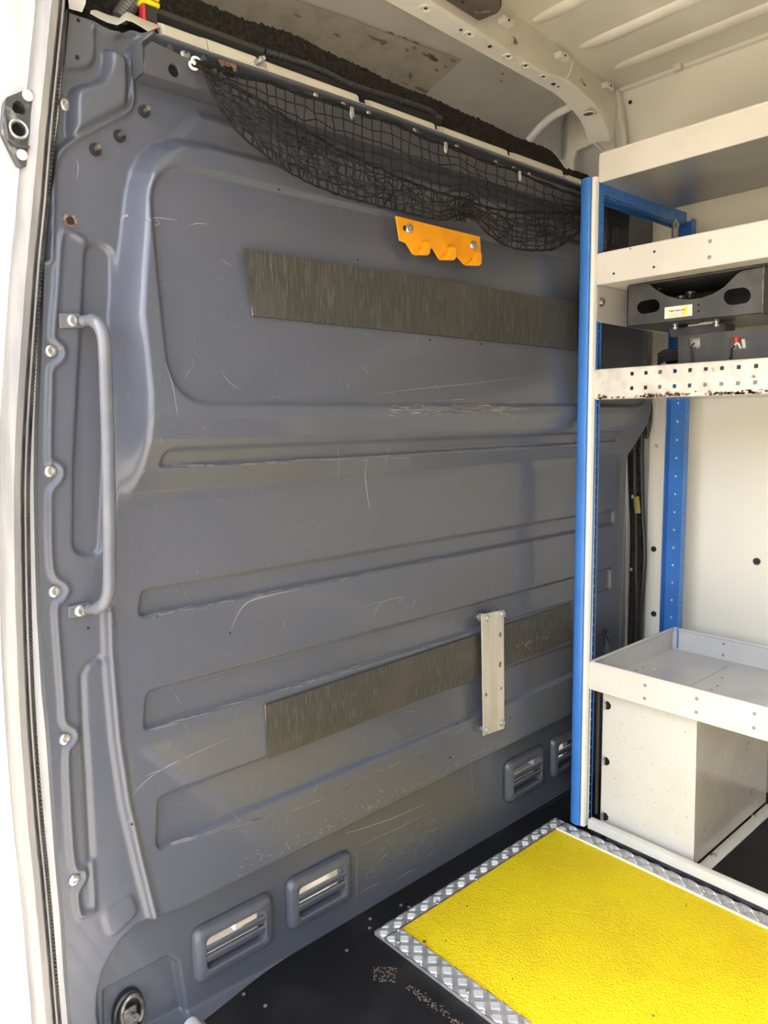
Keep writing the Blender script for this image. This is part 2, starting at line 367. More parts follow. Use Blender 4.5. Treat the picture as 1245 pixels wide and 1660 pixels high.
# vents: raised frames and slats
for (x0, x1, z0, z1) in VENTS:
    R = lambda i, y, r: [(a, y, b) for a, b in rrect(x0+i, x1-i, z0+i, z1-i, r, 5)]
    fr = MB().loft([R(-0.004, 0.001, 0.02), R(-0.001, -0.008, 0.018), R(0.004, -0.0125, 0.015), R(0.016, -0.0135, 0.012), R(0.019, -0.011, 0.011), R(0.021, 0.012, 0.010)]).build('vent_frame', plastic, wf, smooth=True)
    for k in (1, 2):
        zc = z0+0.021+(z1-z0-0.042)*k/3
        s_ = MB().loft([[(xx, -0.0105, zc+0.008), (xx, -0.0135, zc+0.004), (xx, -0.011, zc-0.006), (xx, 0.014, zc-0.026), (xx, 0.015, zc-0.022), (xx, -0.003, zc+0.0045)] for xx in (x0+0.017, x1-0.017)], True, True)
        s_.build('vent_slat', plastic, fr, smooth=False)

# floor: plywood, bare ribbed body floor at the door step
fl = MB().box((0.556, 0.03, -0.012), (2.134, -3.0, 0.0)).build('floor', ply); tag(fl, 'black hex-textured plywood van floor with brown worn patches', 'floor', kind='structure')
MB().box((0.550, 0.028, -0.0135), (0.5562, -3.0, -0.0004)).build('cut_edge', plyedge, fl)
box('body_floor', (0.30, 0.02, -0.05), (0.56, -3.0, -0.016), pale, fl)
for k in range(6): MB().tube([(0.366+k*0.034, -0.012, -0.006), (0.366+k*0.034, -3.0, -0.006)], [0.016, 0.016], 14).build('floor_rib', pale, fl, smooth=True)
# worn patches on the plywood
wp = [[(0.915,-0.205),(0.955,-0.19),(0.962,-0.235),(0.92,-0.245)], [(0.93,-0.25),(0.946,-0.248),(0.938,-0.42),(0.918,-0.44)], [(0.845,-0.35),(0.862,-0.345),(0.866,-0.36),(0.85,-0.366)]]
box('board_joint', (1.585, -0.006, 0.0), (2.13, -0.004, 0.0012), rubber, fl)
mbw = MB()
for i in range(260):
    k = random.random()
    if k < 0.35: p = AZ(535+random.gauss(0, 1)*22+80*0, 0, 0)
    a, b = (AZ(random.uniform(605, 642), random.uniform(1568, 1592), 0.0)[:2] if k < 0.4 else AZ(*( (lambda t: (660+t*95+random.gauss(0, 3), 1598+t*70+random.gauss(0, 3)))(random.random())), 0.0)[:2])
    r_ = random.uniform(0.0006, 0.0024); n = 6
    mbw.add([(a+r_*math.cos(j*PI/3)*random.uniform(.6,1.3), b+r_*math.sin(j*PI/3)*random.uniform(.6,1.3), 0.0005) for j in range(n)], [tuple(range(n))])
tag(mbw.build('worn_flecks', mat('bare_wood', (0.15,0.11,0.085), 0.8), fl, fix=False), kind='stuff')
for (px, py) in ((395,1612+0),(430,1631),(562,1541),(599,1505),(650,1468),(663,1471),(532,1490),(600,1490)):
    a = AZ(px, py, 0.0); MB().cyl((a[0], a[1], -0.001), (a[0], a[1], 0.0015), 0.0035, 10).build('floor_screw', zinc, fl)

# right side wall: cream lining, lower and upper boards
WR = 2.134
wr = MB().box((WR, -0.005, 0.0), (WR+0.02, -3.0, 1.56)).build('wall_right', cream); tag(wr, 'cream lining board on the far side wall behind the racking', 'wall', kind='structure')
MB().box((WR, 0.118, 1.56), (WR+0.02, -3.0, 2.05)).build('upper_lining', cream, wr)
MB().box((WR+0.02, 1.3, -0.3), (WR+0.06, -3.0, 2.10)).build('body_side', pale, wr)
for px, py, r_ in ((1060,890,.0085),(1060,995,.0085),(1227,910,.010),(1022,166,.0055)):
    a = AX(px, py, WR); MB().cyl((WR+0.001, a[1], a[2]), (WR-0.003, a[1], a[2]), r_, 20).cyl((WR-0.003, a[1], a[2]), (WR-0.005, a[1], a[2]), r_*0.55, 16).build('lining_plug', blackp, wr, smooth=True)
# ceiling
RZ = 2.05
ce = MB().box((0.28, 0.16, RZ), (2.16, -3.0, RZ+0.02)).build('ceiling', roofm); tag(ce, 'cream painted steel roof skin with long pressed ribs', 'ceiling', kind='structure')
for k, x in enumerate((0.62, 0.81, 1.00, 1.20, 1.40, 1.61, 1.815, 1.99)):
    rg = []
    for y, s_ in ((0.06, 0.02), (0.045, 0.6), (0.02, 0.9), (-0.02, 1.0), (-3.0, 1.0)):
        rg.append([(x+s_*0.021*math.cos(a), y, RZ+0.001-s_*0.013*math.sin(a)) for a in np.linspace(0, PI, 11)])
    MB().loft(rg, closed=False).build('roof_rib', roofm, ce, smooth=True)
co = MB()
co.loft([[(2.136, y, 2.040), (2.122, y, 2.043), (2.116, y, 2.052), (2.098, y, 2.056), (2.090, y, 2.064), (2.136, y, 2.075)] for y in (0.16, -3.0)], True, True)
co.build('roof_rail', roofm, ce, smooth=False)
a = AX(1100, 93, 2.11); MB().box((2.10, a[1]-0.012, 2.034), (2.118, a[1]+0.012, 2.052)).build('rail_clip', beamm, ce, bevel=0.002)
# left side of the body: header over the door, rear quarter wall
wl = MB().box((0.29, -1.42, -0.1), (0.32, -3.0, 2.05)).build('wall_left', bodyw); tag(wl, 'white van side behind the open sliding door', 'wall', kind='structure')
MB().box((0.27, 0.02, 1.80), (0.34, -1.5, 2.07)).build('door_header', bodyw, wl)
# door pillar face left of the rubber seal, gently creased
rg = []
for z in np.linspace(-0.05, 1.82, 50):
    xe = float(xl_(z))
    rg.append([(xe+0.004, -0.012, z), (xe-0.03, -0.014, z), (xe-0.055, -0.016, z), (xe-0.065, -0.022, z), (xe-0.105, -0.030, z), (xe-0.125, 0.01, z), (xe-0.14, 0.10, z), (xe-0.15, 0.4, z)])
MB().loft(rg, closed=False).build('door_pillar', bodyw, wl, smooth=True)
for px, py, r_ in ((64,568,.0035),(58,766,.0035),(66,962,.003)):
    a = AY(px, py, -0.012); MB().cyl((a[0], -0.012, a[2]), (a[0], -0.0135, a[2]), r_, 10).build('pillar_hole', dark, wl)
MB().box((0.30, -3.0, 0.0), (2.15, -3.04, 2.06)).build('rear_doors', cream, wl)
# cab shell: ceiling sheet sloping to the windscreen, floor, sides, seat bases
cz0 = [(0.08, 1.955), (0.55, 1.82), (1.0, 1.67), (1.25, 1.55)]
ptr = lambda px, py: (lambda r: (lambda t: CAM+r*t)(((1.955-0.287*(CAM[1]-0.08))-CAM[2])/(r[2]+0.287*r[1])))(ray(px, py))
ced = catmull([ptr(940,150), ptr(925,169), ptr(905,180), ptr(885,194), ptr(862,219), ptr(845,248), ptr(825,300)], 4)
poly = [(0.28, 0.08), (0.28, 1.25)]+[(p[0], p[1]) for p in ced[::-1]]
cr = MB().plate(poly, [], lambda a_, b_, d: (a_, b_, 1.955-0.287*(b_-0.08)+d), 0.02).build('cab_roof', cabm, ce)
MB().box((0.2, 0.15, 2.06), (2.2, 1.35, 2.08)).box((0.2, 1.3, 1.3), (2.2, 1.35, 2.08)).build('outer_cab_roof', bodyw, ce)
MB().box((2.150, 0.13, 1.2), (2.17, 1.3, 2.05)).build('cab_upper_side', pale, ce)
pt = lambda px, py: (lambda r: (lambda t: CAM+r*t)(((1.952-0.0008-0.287*(CAM[1]-0.09))-CAM[2])/(r[2]+0.287*r[1])))(ray(px, py))
pk = [pt(*q_) for q_ in ((380,-90),(480,0),(560,27),(640,58),(748,97),(690,152),(600,240),(200,150))]
MB().loft([[tuple(p) for p in pk], [tuple(p-np.array([0, 0, 0.0015])) for p in pk]], True, True).build('insulation_pad', patchm, ce)
def blot(px, py, w_, h_, n=9):
    P = [pt(px+w_*math.cos(2*PI*k/n)*random.uniform(.5, 1.2), py+(h_*math.sin(2*PI*k/n)+0.42*w_*math.cos(2*PI*k/n))*random.uniform(.6, 1.2))-np.array([0, 0, 0.002]) for k in range(n)]
    bl.add([tuple(p) for p in P], [tuple(range(n))])
bl = MB()
for b_ in ((483,24,8,2),(547,56,7,2.5),(612,63,17,4),(634,52,10,2),(655,60,12,1.5),(672,67,8,1.5),(690,88,8,3),(700,92,10,5),(704,93,7,4),(735,97,5,2),(708,112,5,2.5),(665,122,3,6),(684,145,12,2.5),(672,76,3,3),(660,80,4,3),(722,106,3,2),(655,134,9,1.2),(815,118,3,2),(812,130,4,1)): blot(*b_)
tag(bl.build('torn_glue_marks', brown, ce, fix=False), kind='stuff')
box('cab_floor', (0.3, 0.10, -0.25), (2.13, 1.6, -0.2), rubber, ce)
MB().box((0.28, 0.02, -0.2), (0.30, 1.6, 0.80)).box((0.28, 0.02, 1.30), (0.30, 1.6, 2.0)).box((0.28, 0.02, 0.8), (0.30, 0.55, 1.3)).build('cab_side', pale, ce)
MB().box((2.15, 0.02, -0.2), (2.17, 1.6, 0.80)).build('cab_side', pale, ce)
MB().box((0.28, 1.25, -0.2), (2.17, 1.6, 0.95)).box((0.28, 1.25, 1.35), (2.17, 1.3, 1.65)).build('dashboard_and_light_screen', rubber, ce)  # unseen dashboard, with upper panel added to narrow the windscreen and dim the cab
for x0 in (0.5, 0.98):
    MB().box((x0, 0.16, -0.2), (x0+0.36, 0.55, 0.02)).build('seat_base', pale, ce, bevel=0.01)
    MB().box((x0+0.06, 0.12, 0.02), (x0+0.12, 0.5, 0.10)).box((x0+0.22, 0.14, 0.0), (x0+0.27, 0.4, 0.13)).build('seat_runner', cream, ce)
# ground outside
gr = MB().box((-14, -16, -0.62), (14, 14, -0.56)).build('ground', concrete); tag(gr, 'pale sunlit yard outside the van', 'ground', kind='structure')

# roof crossbeam above the bulkhead
def bsec(x, dz=0.0, dy=0.0):
    b = 0.08+0.05*(x-1.14)+dy; m_ = 0.024+0.085*(x-1.2)+dy
    m_ = min(m_, b-0.02)
    return [(x, b, 1.95+dz), (x, b-0.004, 1.944+dz), (x, m_+0.003, 1.944+dz), (x, m_-0.003, 1.950+dz), (x, m_-0.002, 1.965+dz), (x, m_+0.014, 2.02+dz), (x, m_+0.010, 2.052), (x, b+0.02, 2.052)]
def bend(bp, fp_, z, tp):
    B_, F_, T_ = AZ(*bp, z), AZ(*fp_, z), AZ(*tp, 2.052)
    return [tuple(B_+np.array([0, 0, .006])), tuple(B_+(F_-B_)*.06), tuple(F_+(B_-F_)*.10), tuple(F_+(T_-F_)*.05), tuple(F_+(T_-F_)*.15), tuple(F_+(T_-F_)*.7), tuple(T_), (T_[0], T_[1]+.07, 2.052)]
BE = [bend((895,151),(915,128),1.944,(940,102)), bend((908,161),(938,145),1.940,(958,114)), bend((925,178),(960,166),1.928,(973,124)), bend((940,197),(978,186),1.908,(986,133)), bend((948,214),(988,206),1.885,(994,139)), bend((953,232),(994,228),1.86,(1000,144))]
tb = MB().loft([bsec(0.3), bsec(0.8), bsec(1.4), bsec(1.65), *BE], True, True).build('trim_1', beamm, smooth=True)
tag(tb, 'cream steel crossbeam under the roof with round punched holes', 'beam', kind='structure')
def bz(px, py, z=1.944): return AZ(px, py, z)
for px, py in ((690,13),(761,55),(824,91),(852,106),(881,124)):
    a = bz(px, py)
    MB().loft([[(a[0]+r_*math.cos(t), a[1]+r_*math.sin(t)*0.85, a[2]+dz) for t in np.linspace(0, 2*PI, 21)[:-1]] for r_, dz in ((0.0165, 0.001), (0.0155, -0.002), (0.0125, -0.0025), (0.0105, 0.0), (0.003, 0.0008))], False, True).build('boss', beamm, tb, smooth=True)
    MB().cyl((a[0], a[1], a[2]+0.001), (a[0], a[1], a[2]-0.0012), 0.0035, 12).build('bolt_hole', dark, tb)
for px, py, r_ in ((747,48,.0035),(794,75,.005),(897,136,.006),(905,140,.003),(923,153,.0058),(944,166,.006)):
    a = bz(px, py); MB().cyl((a[0], a[1], a[2]+0.002), (a[0], a[1], a[2]-0.0016), r_, 14).build('bolt_hole', dark, tb)
a = AZ(954, 184, 1.910); MB().cyl(a, a+np.array([0, 0, -.001]), 0.0150, 20).build('access_hole', taupe, tb)
MB().tube([(a[0]+0.0160*math.cos(t), a[1]+0.0160*math.sin(t), a[2]-.001) for t in np.linspace(0, 2*PI, 25)[:-1]], 0.0022, 8, closed=True).build('hole_rim', beamm, tb, smooth=True)
for px, py in ((823,34),(914,91),(988,140)):
    a = AY(px, py, 0.035+0.085*(AY(px, py, 0.06)[0]-1.4)); MB().box((a[0]-0.02, a[1]-0.004, a[2]-0.008), (a[0]+0.02, a[1]+0.02, a[2]+0.008)).build('spot_weld_tab', beamm, tb, bevel=0.002)
    MB().cyl((a[0], a[1]-0.0055, a[2]), (a[0], a[1], a[2]), 0.0028, 10).build('bolt_hole', dark, tb)
for px, py in ((835,68),(947,138)):
    a = AY(px, py, 0.030+0.085*(AY(px, py, 0.06)[0]-1.4)); m_ = MB()
    for k in range(16):
        c_ = a+np.array([random.gauss(0, .008), -0.002, random.gauss(0, .006)]); r_ = random.uniform(.001, .0032)
        m_.add([tuple(c_+np.array([r_*math.cos(j*PI/3), 0, r_*math.sin(j*PI/3)])) for j in range(6)], [tuple(range(6))])
    tag(m_.build('paint_chips', brown, tb, fix=False), kind='stuff')
MB().tube([AY(917,131,0.05), AY(925,116,0.045), AY(929,100,0.04)], 0.0012, 6).build('sealant_seam', trimw, tb, smooth=True)

# upper pillar at the far corner, with its trapezoid opening
PX = 2.112
def PXp(pts): return [(AX(x, y, PX)[1], AX(x, y, PX)[2]) for x, y in pts]
pil = MB().plate(PXp([(917,290),(921,190),(935,160),(965,165),(1003,146),(1010,180),(1016,240),(1018,330),(1000,360),(917,340)]),
                 [PXp([(931,262),(934,244),(960,232),(980,248),(985,300),(931,300)])], lambda a, b, d: (PX+d, a, b), 0.012)
pl = pil.build('trim_2', beamm, bevel=0.0); tag(pl, 'cream upper corner pillar with a trapezoid opening beside the top shelf', 'pillar', kind='structure')
mb = MB(); mb.tube([tuple(AX(x, y, PX)) for x, y in ((930,300),(930,262),(934,244),(940,239),(960,230),(966,232),(980,246),(985,252))], 0.004, 8)
mb.build('opening_lip', beamm, pl, smooth=True)
MB().tube(catmull([AX(x, y, PX-0.002) for x, y in ((999,150),(1005,185),(1010,215),(1014,240))], 4), 0.009, 10).build('pillar_fold', beamm, pl, smooth=True)
MB().tube(catmull([AX(x, y, PX-0.002) for x, y in ((984,160),(986,190),(992,215),(997,250))], 4), 0.006, 10).build('pillar_fold', beamm, pl, smooth=True)
MB().tube([AX(x, y, PX) for x, y in ((948,225),(960,219),(990,206),(994,196),(995,170))], 0.0015, 6).build('seam', beamm, pl, smooth=True)
MB().tube([AX(x, y, PX) for x, y in ((938,195),(944,222),(949,226))], 0.0015, 6).build('seam', beamm, pl, smooth=True)
for px, py, r_, k in ((967,210,.0035,1),(975,222,.0065,1.5)):
    a = AX(px, py, PX); MB().plate(circle(a[1], a[2], r_, 14, k), [], lambda p, q_, d: (PX-0.0006+d, p, q_), 0.0005).build('bolt_hole', dark, pl)
# windscreen arch rib behind
MB().tube([tuple(p+np.array([0,0,-.004])) for p in ced], 0.012, 10).build('arch_rib', pale, pl, smooth=True)
MB().tube([AX(x, y, 2.14) for x, y in ((912,185),(907,205),(905,260))], 0.012, 8).build('arch_post', pale, pl, smooth=True)

# ------------------------------------------------------------------ along the top of the bulkhead
# cream flange in lapped lengths
fg = empty('bulkhead_flange', (1.2, 0, 1.69), 'cream sheet steel flange in lapped lengths along the bulkhead top edge', 'flange')
def strip(p, q, hp, hq, y0=-0.012):
    """a folded length from x=p to x=q"""
    return MB().loft([[(x, y0, 1.672), (x, y0+0.004, 1.672+h*0.55), (x, y0+0.010, 1.672+h*0.72), (x, y0+0.028, 1.672+h), (x, y0+0.031, 1.672+h*0.96), (x, y0+0.012, 1.664)] for x, h in ((p, hp), (q, hq))], True, True)
xs = [AY(px, 0, 0)[0] for px in (258, 330, 412, 425, 575, 597, 700, 716, 820, 836, 912, 925, 1000)]
for i, (a_, b_, h) in enumerate(((0,1,.030),(1,2,.032),(3,4,.030),(5,6,.028),(7,8,.028),(9,10,.028),(11,12,.020))):
    strip(xs[a_], xs[b_]-0.002, h, h).build('flange_length', beamm, fg, bevel=0.0012)
for a_, b_ in ((2,3),(4,5),(6,7),(8,9),(10,11)):
    strip(xs[a_]-0.003, xs[b_]+0.003, 0.016, 0.016, -0.009).build('notched_tab', beamm, fg)
pts = [(240,51),(229,44),(215,36),(205,33),(196,38),(190,41),(175,37),(160,30),(146,22)]
top = [(262,43),(230,30),(215,23),(206,19),(200,23),(194,29),(175,24),(155,16),(147,17)]
MB().loft([[tuple(AY(*a_, -0.022)), tuple(AY(*b_, 0.004)), tuple(AY(*b_, 0.012)), tuple(AY(*a_, 0.0))] for a_, b_ in zip(pts, top)], True, True).build('flange_corner', beamm, fg, smooth=True)
for px, py in ((420,99),(912,289),(921,310)):
    a = AY(px, py, -0.018); MB().cyl((a[0], -0.008, a[2]), (a[0], -0.026, a[2]), 0.0055, 12).cyl((a[0], -0.026, a[2]), (a[0], -0.034, a[2]), 0.0035, 6).build('flange_bolt', zinc, fg, smooth=True)
# white body corner at the top left
MB().loft([[tuple(AY(x, y, Y)) for x, y in ((108,-30),(112,14),(133,20),(139,5),(141,-30))] for Y in (0.012, 0.03)], True, True).build('upper_corner', bodyw, wl)
# black foam roll behind it
fm = []
xs_ = np.linspace(0.40, 2.10, 420)
tz = np.interp(xs_, [AY(px, 0, 0.08)[0] for px in (120, 300, 400, 480, 600, 700, 895, 915, 965)]+[2.1], [1.80, 1.80, 1.80, 1.803, 1.795, 1.788, 1.776, 1.745, 1.748, 1.745])
for i, x in enumerate(xs_):
    tz[i] += 0.003*math.sin(23*x)*math.sin(9*x)
    j = rng.normal(0, 0.0013, 6)
    fm.append([(x, 0.055+j[0]*.6, 1.66), (x, 0.052+j[1], 1.71), (x, 0.060+j[2], tz[i]-0.02+j[2]), (x, 0.080+j[3], tz[i]+j[3]*1.6), (x, 0.13, tz[i]-0.01+j[4]), (x, 0.16, 1.66)])
fo = MB().loft(fm, True, True).build('foam_roll', foam, smooth=True); tag(fo, 'ragged black foam strip lying along the top of the bulkhead', 'foam')
# pressed black rail just under it
rl = MB().loft([[(x, 0.046, 1.735+0.008*math.sin(7*x)), (x, 0.028, 1.731), (x, 0.026, 1.722), (x, 0.044, 1.70)] for x in np.linspace(0.58, 1.25, 30)], True, True).build('trim_channel', blackp, smooth=True)
tag(rl, 'black plastic cable channel below the foam strip at the left', 'channel')
def conduit(name, P, r, label, pitch=0.0042, m=blackp, group=None):
    Q = catmull(P, 12); L_ = [0]
    for a_, b_ in zip(Q, Q[1:]): L_.append(L_[-1]+np.linalg.norm(b_-a_))
    n = int(L_[-1]/pitch*2); R_ = []; out = []
    for k in range(n+1):
        s_ = L_[-1]*k/n; out.append(np.array([np.interp(s_, L_, [q_[c] for q_ in Q]) for c in range(3)])); R_.append(r if k % 2 else r*0.78)
    o = MB().tube(out, R_, 10).build(name, m, smooth=False); return tag(o, label, 'hose', group)
conduit('corrugated_hose', [AY(x, y, 0.022) for x, y in ((430,84),(467,95),(500,106),(535,121),(569,138),(636,159),(687,176),(705,185))], 0.0062, 'black corrugated hose lying in the gap behind the cream flange', 0.0055)
conduit('corrugated_hose', [AY(x, y, 0.035) for x, y in ((194,30),(204,16),(216,2),(228,-12))], 0.0135, 'grey-black corrugated hose end at the top left corner by the yellow plug', 0.006, mat('grey_hose', (0.10,0.10,0.095), 0.4))
cn = empty('wiring_plug', AY(240, 20, 0.02), 'black wiring plug with yellow collar and red lock at top left', 'plug')
a = AY(240, 18, 0.02)
MB().box((a[0]-0.013, a[1]-0.010, a[2]-0.020), (a[0]+0.012, a[1]+0.012, a[2]+0.030)).build('plug_body', blackp, cn, bevel=0.003)
for k in (0, 1): MB().box((a[0]-0.016, a[1]-0.014, a[2]+0.004+k*0.009), (a[0]+0.015, a[1]+0.015, a[2]+0.0115+k*0.009)).build('yellow_collar', yel, cn, bevel=0.003)
MB().box((a[0]-0.015, a[1]-0.013, a[2]-0.024), (a[0]-0.010, a[1]+0.0, a[2]+0.002)).box((a[0]-0.012, a[1]-0.013, a[2]-0.026), (a[0]+0.013, a[1]+0.0, a[2]-0.021)).build('red_lock', red, cn, bevel=0.001)
# taupe lamp tray on the beam
lt = empty('ceiling_housing', AZ(755, 10, 2.0), 'grey-brown plastic housing fixed under the roof crossbeam at top', 'housing')
hp = [(706,-30),(700,-6),(722,4),(772,34),(778,36),(808,24),(813,16),(815,-30)]
hz = 1.972
H0 = [AZ(x, y, hz) for x, y in hp]; cc = sum(H0)/len(H0)
MB().loft([[tuple(p+np.array([0, 0, 0.060])) for p in H0], [tuple(p+np.array([0, 0, 0.006])) for p in H0], [tuple(cc+(p-cc)*0.93) for p in H0]], True, True).build('housing_shell', taupe, lt, bevel=0.003)
MB().tube([AZ(770, 20, hz), AZ(795, 18, hz)], 0.004, 8).build('housing_rib', taupe, lt, smooth=True)
for px, py in ((750,3),(778,19)):
    a = AZ(px, py, hz-0.0006); MB().cyl(a, a+np.array([0, 0, -0.001]), 0.004, 12).build('bolt_hole', dark, lt)

# ------------------------------------------------------------------ rubber seal round the door
sl = empty('door_seal', (0.32, -0.05, 0.2), 'thick worn grey rubber door seal running down the left door pillar', 'seal')
sp = [(97,-25),(97,0),(88,90),(76,210),(66,330),(57,420),(48,540),(40,660),(37,720),(35,800),(36,900),(38,1000),(42,1110),(47,1200),(57,1330),(67,1430),(76,1530),(85,1640),(90,1700),(96,1790)]
SC = catmull([AY(x, y, -0.055) for x, y in sp], 5)
def sweep(off, jig=0.0):
    out = []
    for c_ in SC: out.append([(c_[0]+dx+random.gauss(0, jig), dy, c_[2]) for dx, dy in off])
    return out
bulb = [(-0.020+0.014*0+0.0, -0.014), (-0.0205, -0.030), (-0.017, -0.044), (-0.009, -0.051), (0.000, -0.050), (0.005, -0.042), (0.005, -0.030), (0.003, -0.014)]
MB().loft(sweep(bulb, 0.0002)).build('seal_bulb', sealm, sl, smooth=True)
grip = [(0.002, -0.014), (0.002, -0.040), (0.006, -0.046), (0.011, -0.044), (0.014, -0.034), (0.017, -0.030), (0.0195, -0.024), (0.0195, -0.014)]
MB().loft(sweep(grip)).build('seal_grip', rubber, sl, smooth=True)
MB().tube([(c_[0]+0.0075, -0.0465, c_[2]) for c_ in SC], 0.0016, 6).build('seal_lip', sealm, sl, smooth=True)
rb = MB()
for k in range(0, 330):
    t = k/330*(len(SC)-1); i = int(t); c_ = SC[i]+(SC[min(i+1, len(SC)-1)]-SC[i])*(t-i)
    rb.box((c_[0]+0.0122, -0.0352, c_[2]-0.0022), (c_[0]+0.0172, -0.028, c_[2]+0.0022))
tag(rb.build('seal_serration', rubber, sl), kind='stuff')

# door dowel bracket on the pillar
dbk = empty('dowel_bracket', AY(30, 208, -0.03), 'black steel door dowel bracket with two sockets on white pillar at left', 'bracket')
Yb = -0.040
bo = PY([(37,147),(46,145),(60,150),(62,262),(42,270),(32,267),(12,228),(4,212),(8,165),(10,158)], Yb)
zf = lambda Y: (lambda a, b, d: (a, Y+d, b))
h1 = PY([(21,168),(26,163),(33,164),(38,170),(42,177),(41,184),(37,186),(31,184),(24,183),(20,177)], Yb)
c2 = AY(30, 210, Yb)
MB().plate(rpoly(bo, 0.006), [h1, circle(c2[0], c2[2], 0.0085, 16)], zf(Yb), 0.014).build('bracket_plate', mat('black_worn_steel', (0.10,0.10,0.105), 0.3, 0.5, c2=(0.45,0.44,0.42), nscale=60, lo=0.55, hi=0.75), dbk, bevel=0.001)
MB().plate(rpoly(bo, 0.006), [], zf(Yb+0.013), 0.002).build('bracket_back', dark, dbk)
MB().tube([(c2[0]+0.0112*math.cos(t), Yb-0.001, c2[2]+0.0112*math.sin(t)) for t in np.linspace(0, 2*PI, 25)[:-1]], 0.0022, 8, closed=True).build('socket_ring', zinc, dbk, smooth=True)
MB().tube([AY(8,190,Yb-.002), AY(14,226,Yb-.004), AY(30,236,Yb-.006), AY(46,238,Yb-.004)], 0.0025, 8).build('bracket_ridge', blackm, dbk, smooth=True)

# shared screw meshes
def screw_mesh(r, h, m, name='screw'):
    s_ = MB(); s_.loft([[(q_*math.cos(t), y, q_*math.sin(t)) for t in np.linspace(0, 2*PI, 21)[:-1]] for q_, y in ((r*1.0, 0), (r, -h*.35), (r*.86, -h*.8), (r*.55, -h), (r*.42, -h), (r*.34, -h*.45))], False, True)
    return s_.mesh(name, m, (0, 0, 0), True)
SCW = screw_mesh(0.0092, 0.0045, zinc); SCS = screw_mesh(0.0055, 0.003, zinc); SCB = screw_mesh(0.0072, 0.004, trimw)
def put(me_, name, loc, parent, rot=None):
    o = link_mesh(name, me_, loc, parent)
    if rot: o.rotation_euler = rot
    return o
for px, py in ((105,170),(82,569),(81,764),(88,959),(105,1198),(120,1426),(249,79),(300,89)): put(SCW, 'panel_screw', onwall(px, py), wf)
for px, py in ((45,155),(36,251)): put(SCB, 'bracket_screw', AY(px, py, Yb), dbk)
for px, py in ((511,154),(556,169),(597,183),(672,211),(740,237),(803,262),(832,272),(857,282),(858,286),(930,330)): put(SCS, 'panel_screw', onwall(px, py), wf)
stud = MB().cyl((0, 0.002, 0), (0, -0.003, 0), 0.009, 16).cyl((0, -0.003, 0), (0, -0.0055, 0), 0.006, 12).mesh('stud_washer', blackp, (0, 0, 0), True)
studp = MB().cyl((0, -0.004, 0), (0, -0.017, 0), 0.0036, 10).mesh('stud_pin', steelw, (0, 0, 0), True)
for px, py in ((154,243),(193,221),(233,181)):
    a = onwall(px, py); o = put(stud, 'push_stud', a, wf); put(studp, 'stud_pin', a, o)
hole = MB().plate(circle(0, 0, 0.006, 14), [], zf(-0.0006), 0.0005).mesh('panel_hole', dark, (0, 0, 0))
rs = MB().plate([(0.010*random.uniform(.8, 1.25)*math.cos(t), 0.010*random.uniform(.7, 1.2)*math.sin(t)) for t in np.linspace(0, 2*PI, 15)[:-1]], [], zf(-0.0004), 0.0003).mesh('rust_ring', rust, (0, 0, 0))
a = onwall(114, 358, 0.0005); put(rs, 'rust_ring', a, wf); put(hole, 'panel_hole', a, wf)
for px, py, s_ in ((127,33,.45),(125,93,.5),(452,307,.35),(697,551,.35),(780,558,.35),(580,421,.3),(373,1026,.3),(742,1173,.45),(730,1228,.4),(924,1078,.55),(143,1018,.35),(214,1336,.3),(827,1164,.35),(715,471,.3),(719,480,.3)):
    o = put(hole, 'panel_hole', onwall(px, py, 0.0005), wf); o.scale = (s_, 1, s_)

# bent sheet bar screwed under the top edge
rbr = empty('header_bar', (0.9, -0.05, 1.6), 'grey folded steel bar behind the cargo net with a round hole at its left end', 'bar')
hc = AY(282, 114, -0.068)
fz = lambda a, b, d: (a, -0.068+d, b)
L0, L1 = AY(237, 84, -0.068), AY(233, 126, -0.068)
out = [(L1[0], 1.583), (1.88, 1.583), (1.88, 1.622), (L0[0]+0.06, 1.622), (L0[0]+0.01, 1.628), (L0[0], 1.618)]
MB().plate(out, [circle(hc[0], hc[2], 0.0085, 16, 1.1)], fz, 0.003).build('bar_face', grey_paint, rbr, bevel=0.001)
MB().box((L1[0], -0.068, 1.580), (1.88, -0.030, 1.583)).build('lower_fold', grey_paint, rbr)
MB().box((L1[0]-0.002, -0.068, 1.580), (L1[0]+0.001, -0.032, 1.62)).build('end_fold', grey_paint, rbr)
MB().plate(circle(hc[0], hc[2], 0.011, 16), [], lambda a, b, d: (a, -0.060+d, b), 0.001).build('hole_backing', dark, rbr)
for px, py in ((277,80),(332,97),(505,158),(680,218)):
    a = AY(px, py, -0.045); MB().loft([[(a[0]-.006, y, a[2]-.016), (a[0]+.008, y, a[2]-.016), (a[0]+.007, y, a[2]+.004), (a[0], y, a[2]+.010), (a[0]-.005, y, a[2]+.004)] for y in (-0.034, -0.042)], True, True).build('bar_tab', grey_paint, rbr, bevel=0.001)
a = AY(371, 105, -0.045); MB().box((a[0]-.016, -0.043, a[2]-.006), (a[0]+.016, -0.041, a[2]+.005)).build('rust_patch', rust, rbr)

